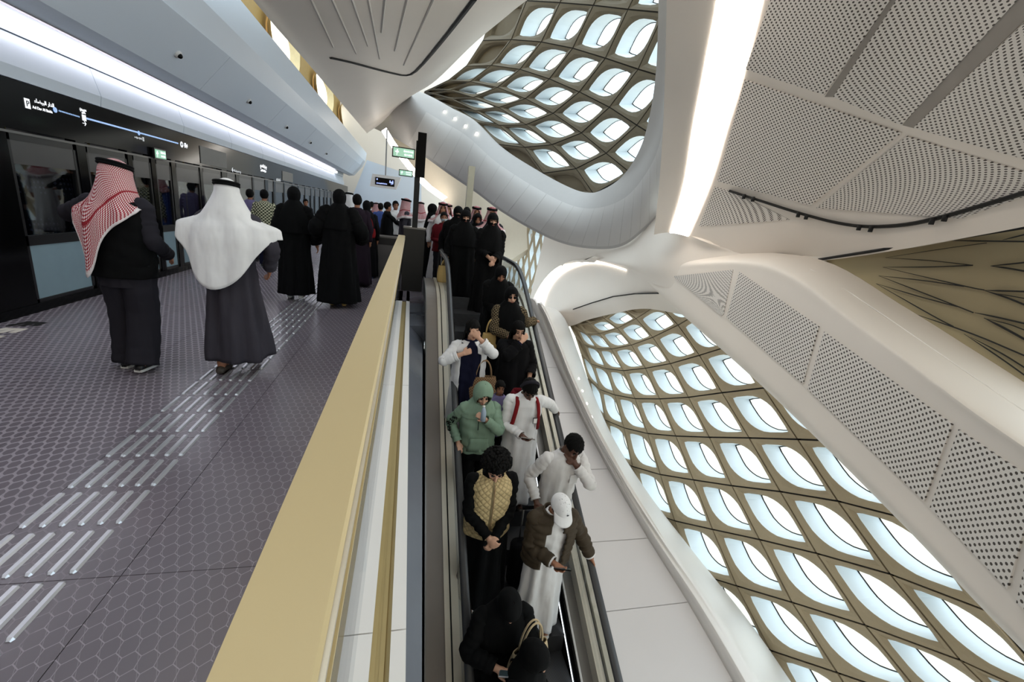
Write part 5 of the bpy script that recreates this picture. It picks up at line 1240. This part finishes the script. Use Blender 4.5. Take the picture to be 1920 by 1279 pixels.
# ---- hijab and leopard sleeves
loc, h = esc_place(960, 540, 1.66); t = rail_target(995, 608, loc, h, XR)
p = Person('person in black headscarf with leopard print sleeves, one hand on the rail', loc, 0, h, 'l', pitch=.08, hp=t+Vector((0, .08, .03)), hn=(-.0, -.24, 1.08), en=(-.9, .3, 0), curl=(.5, .6), pn=((0, -.1, -1), (.3, .5, -.3)))
p.wrap('dress', 'abaya', C_['black'], .05); p.sleeves(C_['leopard'], (.072, .068, .06), .85, flare=.008); p.scarf(C_['black'], 'hijab', .34)
for g in (1, -1): MB().ell(p.X(p.hc+p.Rh@Vector((g*.033, -.096, .006))), (.024, .006, .018), 12, 8, M=p.Rh).build('sunglass_lens', BLACKG, p.o, True)
wp = p.top(Vector((-.25, -.08, .82))); handbag(wp, .2, .26, .1, C_['tote'], 'golden shoulder purse under the leopard print sleeve', .2, nm='purse')
# ---- niqab with phone at the foot
loc, h = esc_place(950, 1086, 1.64)
p = Person('person in black face veil looking down at a phone beside a beige bag', loc, 0, h, 'l', lean=.08, pitch=.62, yaw=.12, hn=(-.07, -.29, 1.16), hp=(.06, -.31, 1.15), en=(-.9, .4, -.2), ep=(.9, .4, -.2), curl=(.6, .7), pn=((-.3, -.3, .7), (.3, -.3, .7)))
p.wrap('abaya', 'abaya', C_['black'], .05); p.sleeves(C_['black'], (.078, .07, .06), .92); p.scarf(C_['black'], 'niqab', .3)
wp = p.top(p.arms[1][2]+Vector((.075, -.08, .035))); phone(wp, Vector((.05, .4, .9)), Vector((.9, -.3, .1)), 'silver phone held by the veiled person with the beige bag', STEEL)
wp = p.top(Vector((.22, -.2, .92))); handbag(wp, .3, .3, .13, C_['beige'], 'soft beige handbag on the arm of the veiled person with a phone', .25, rz=.3)
loc, h = esc_place(996, 1203, 1.62)
p = Person('person in plain black veil turned aside at the foot of the group', loc, .8, h, 'l', pitch=.35, fine=True, hn=(-.08, -.22, 1.0), hp=(.12, -.22, 1.02))
p.wrap('abaya', 'abaya', C_['black'], .05); p.sleeves(C_['black'], (.078, .07, .06), .92); p.scarf(C_['black'], 'niqab', .36)
for k in range(2): MB().tube([p.X(p.hc+p.Rh@Vector((.098, -.02+.02*k, .0))), p.X(p.hc+p.Rh@Vector((.105, -.03, -.05))), p.X(p.hc+p.Rh@Vector((.1, .0, -.09)))], .003, 6).build('veil_tie', C_['black2'], p.o)

# ---- top of the escalator and landing
def veil(label, px, py, H, Y=None, esc_=False, kind='niqab', col='black', rz=0, **k):
    if esc_: loc, H = esc_place(px, py, H)
    else:
        w = onY(px, py, Y); loc = Vector((w.x, w.y, 0)); H = max(1.5, min(1.8, w.z))
    p = Person(label, loc, rz, H, k.pop('sk', 'l'), **k); p.wrap('abaya', 'abaya', C_[col], .03, fold=.02); p.sleeves(C_[col], (.08, .074, .068), .93, flare=.01); p.scarf(C_[col], kind, .36); return p
veil('person in black headscarf bent towards the rail above the leopard print sleeves', 938, 497, 1.58, esc_=True, kind='hijab', lean=.1, pitch=.4, hn=(-.02, -.25, 1.02), hp=(.28, -.25, .98), sk='m', curl=(.6, .6))
veil('person in black face veil with bare hands clasped at the waist', 925, 402, 1.66, Y=7.35, hn=(-.04, -.23, 1.04), hp=(.05, -.24, 1.0), curl=(.7, .7), pn=((-.4, .8, 0), (.4, .8, 0)))
p = veil('person in black face veil standing beside the straw tote', 874, 396, 1.66, Y=7.85)
wp = p.top(p.arms[1][2]+Vector((-.02, -.04, -.46))); handbag(wp, .26, .3, .12, C_['tote'], 'straw coloured tote bag hanging from a black sleeve', .14, nm='tote_bag')
veil('person in black face veil half hidden by the veil in front', 860, 389, 1.66, Y=8.7, fine=False)
veil('bare faced person in black headscarf between two red checked headscarves', 896, 402, 1.6, Y=9.1, kind='hijab', fine=False, sk='m')
def gman(label, px, py, Y, thobe='white', rz=0, scarf='ghutra', fine=False, sk='m', **k):
    w = onY(px, py, Y); H = max(1.58, min(1.84, w.z)); p = Person(label, Vector((w.x, w.y, 0)), rz, H, sk, fine=fine, **k)
    p.wrap('robe', 'thobe', C_[thobe], .08); p.sleeves(C_[thobe]); p.ghutra(C_[scarf], .42, .34); p.shoes(WB); return p
gman('person in red checked headscarf right behind the clasped hands veil', 924, 383, 8.7, 'charcoal')
gman('person in red checked headscarf with a loose upturned cord end, near the fin post', 895, 379, 9.8, 'charcoal')
gman('person in red checked headscarf behind the masked child', 831, 381, 10.2, 'white')
gman('person in pale red checked headscarf at the back of the landing queue', 841, 381, 11.6, 'offwhite')
gman('person in red checked headscarf and grey robe seen in profile by the sign post', 762, 374, 11.4, 'grey', rz=PI*.55)
gman('person in red checked headscarf and white robe walking away past the sign post', 789, 380, 13.2, 'white', rz=PI)
def plain(label, px, py, Y, top='white', low='black', rz=0, style='short', fine=False, sk='m', robe=None, **k):
    w = onY(px, py, Y); H = max(1.3, min(1.84, w.z)); p = Person(label, Vector((w.x, w.y, 0)), rz, H, sk, fine=fine, **k)
    if robe: p.wrap('robe', 'abaya' if robe.startswith('black') or robe == 'plum' else 'thobe', C_[robe], .04); p.sleeves(C_[robe])
    else: p.wrap('shirt', 'torso', C_[top], .86); p.sleeves(C_[top]); p.trousers(C_[low])
    if style == 'scarf': p.scarf(C_[robe or 'black'], 'hijab', .34)
    elif style: p.hair(style)
    p.shoes(WS); return p
p = plain('child in red coat wearing a pale face mask at the escalator head', 833, 399, 9.7, 'maroon', 'charcoal', style='short', hn=(-.05, -.2, 1.1))
p.shell('face_mask', mat('mask_blue', rgb(176, 194, 200), .7), lambda q: q.y < -.03 and q.z < -.01, -.1, (.074, .118, .12), c=(0, .012, .0))
plain('person in black headscarf seen from the side at the landing', 811, 384, 11, robe='black', style='scarf', rz=1.6)
plain('bare headed person low behind the front veils', 876, 390, 10.4, 'charcoal', style='short')
plain('person in navy suit with a white collar in the platform crowd', 637, 364, 11.5, 'navy', 'navy', rz=PI)
p = plain('person in dark plum robe with uncovered black hair on the platform', 670, 366, 9.2, robe='plum', rz=PI, style='short'); 
wp = p.top(Vector((-.24, .02, .98))); handbag(wp, .2, .18, .08, C_['red'], 'small red bag at the side of the plum robe', .2, nm='shoulder_bag')
gman('person in white headscarf and charcoal robe deep in the platform crowd', 655, 362, 12.5, 'charcoal', rz=PI, scarf='white')
plain('person in black headscarf next to the plum robe', 688, 378, 10.4, robe='black2', style='scarf', rz=PI)
plain('person in pale pink and white top far along the platform', 697, 379, 17, 'offwhite', rz=PI)
gman('person in faded red headscarf far along the platform', 706, 381, 15.5, 'blue', rz=PI)
plain('person in blue shirt far along the platform', 714, 382, 14, 'blue', 'charcoal', rz=PI)
plain('bearded person in black reaching an arm over the service counter', 727, 380, 12.7, robe='black', rz=PI*.55, hn=(-.1, -.5, 1.15), hp=(.1, -.5, 1.12))
plain('person in white shirt behind the service counter', 742, 378, 13, 'white', 'charcoal', rz=.3)
plain('person in lilac shirt beside the plaid shirt', 468, 356, 11.4, 'lilac', 'charcoal', rz=PI)
plain('dark dressed person holding up a phone near the far doors', 573, 374, 15, 'charcoal', 'black', rz=.5, hn=(-.05, -.3, 1.35))
p = plain('person in green plaid shirt and dark trousers walking away', 495, 357, 10.7, 'plaid', 'navy', rz=PI, stride=.5)

# ---- people walking away on the platform
q = onZ(260, 690, 0)
p = Person('person in red checked headscarf, black vest and dark trousers walking away', q, PI*.97, 1.74, 'm', stride=.45, pitch=.1, yaw=-.35, hp=(.42, -.32, 1.22), hn=(-.22, -.2, 1.02), ep=(.7, .7, 0), en=(-.3, .9, -.1), fine=True)
p.wrap('shirt', 'torso', C_['charcoal'], .86); p.wrap('vest', 'jacket', C_['black'], .84, fold=.008); p.sleeves(C_['charcoal'], (.074, .062, .05)); p.trousers(C_['charcoal'], (.125, .115, .115)); p.ghutra(C_['ghutra'], .44, .26, 1.0, corner=.46); p.shoes(WS, WW)
q = onZ(446, 692, 0)
p = Person('person in white headscarf and long slate grey robe walking away', q, PI*1.0, 1.70, 'm', stride=-.75, hp=(.22, -.2, 1.0), hn=(-.29, -.1, 1.0), ep=(.4, .9, 0), en=(-.8, .6, 0))
p.wrap('robe', 'thobe', C_['grey'], .15, fold=.026, wide=1.08, sway=(-.06, 0)); p.sleeves(C_['grey'], (.076, .066, .054)); p.ghutra(C_['white'], .80, .38, 1.42, corner=.12); p.shoes(WB)
q = onZ(555, 560, 0)
p = Person('person in black abaya and headscarf with pale shoes walking on the guiding bars', q, PI*1.02, 1.74, 'm', stride=.5, hn=(-.33, -.06, .86)); p.wrap('abaya', 'abaya', C_['black'], .1, fold=.022, wide=.86); p.sleeves(C_['black'], (.08, .076, .07), .93, flare=.015); p.scarf(C_['black'], 'hijab', .42); p.shoes(WW)
q = onZ(635, 573, 0)
p = Person('person in wide black abaya with a bun under the scarf walking beside the parapet', q, PI, 1.78, 'm', stride=.3, hn=(-.3, -.2, 1.05), hp=(.3, -.2, 1.05)); p.wrap('abaya', 'abaya', C_['black'], .08, fold=.024, wide=1.05); p.sleeves(C_['black'], (.11, .11, .1), .9, flare=.02); p.scarf(C_['black'], 'hijab', .3); p.shoes(mat('shoe_gold', rgb(186, 150, 84), .4))
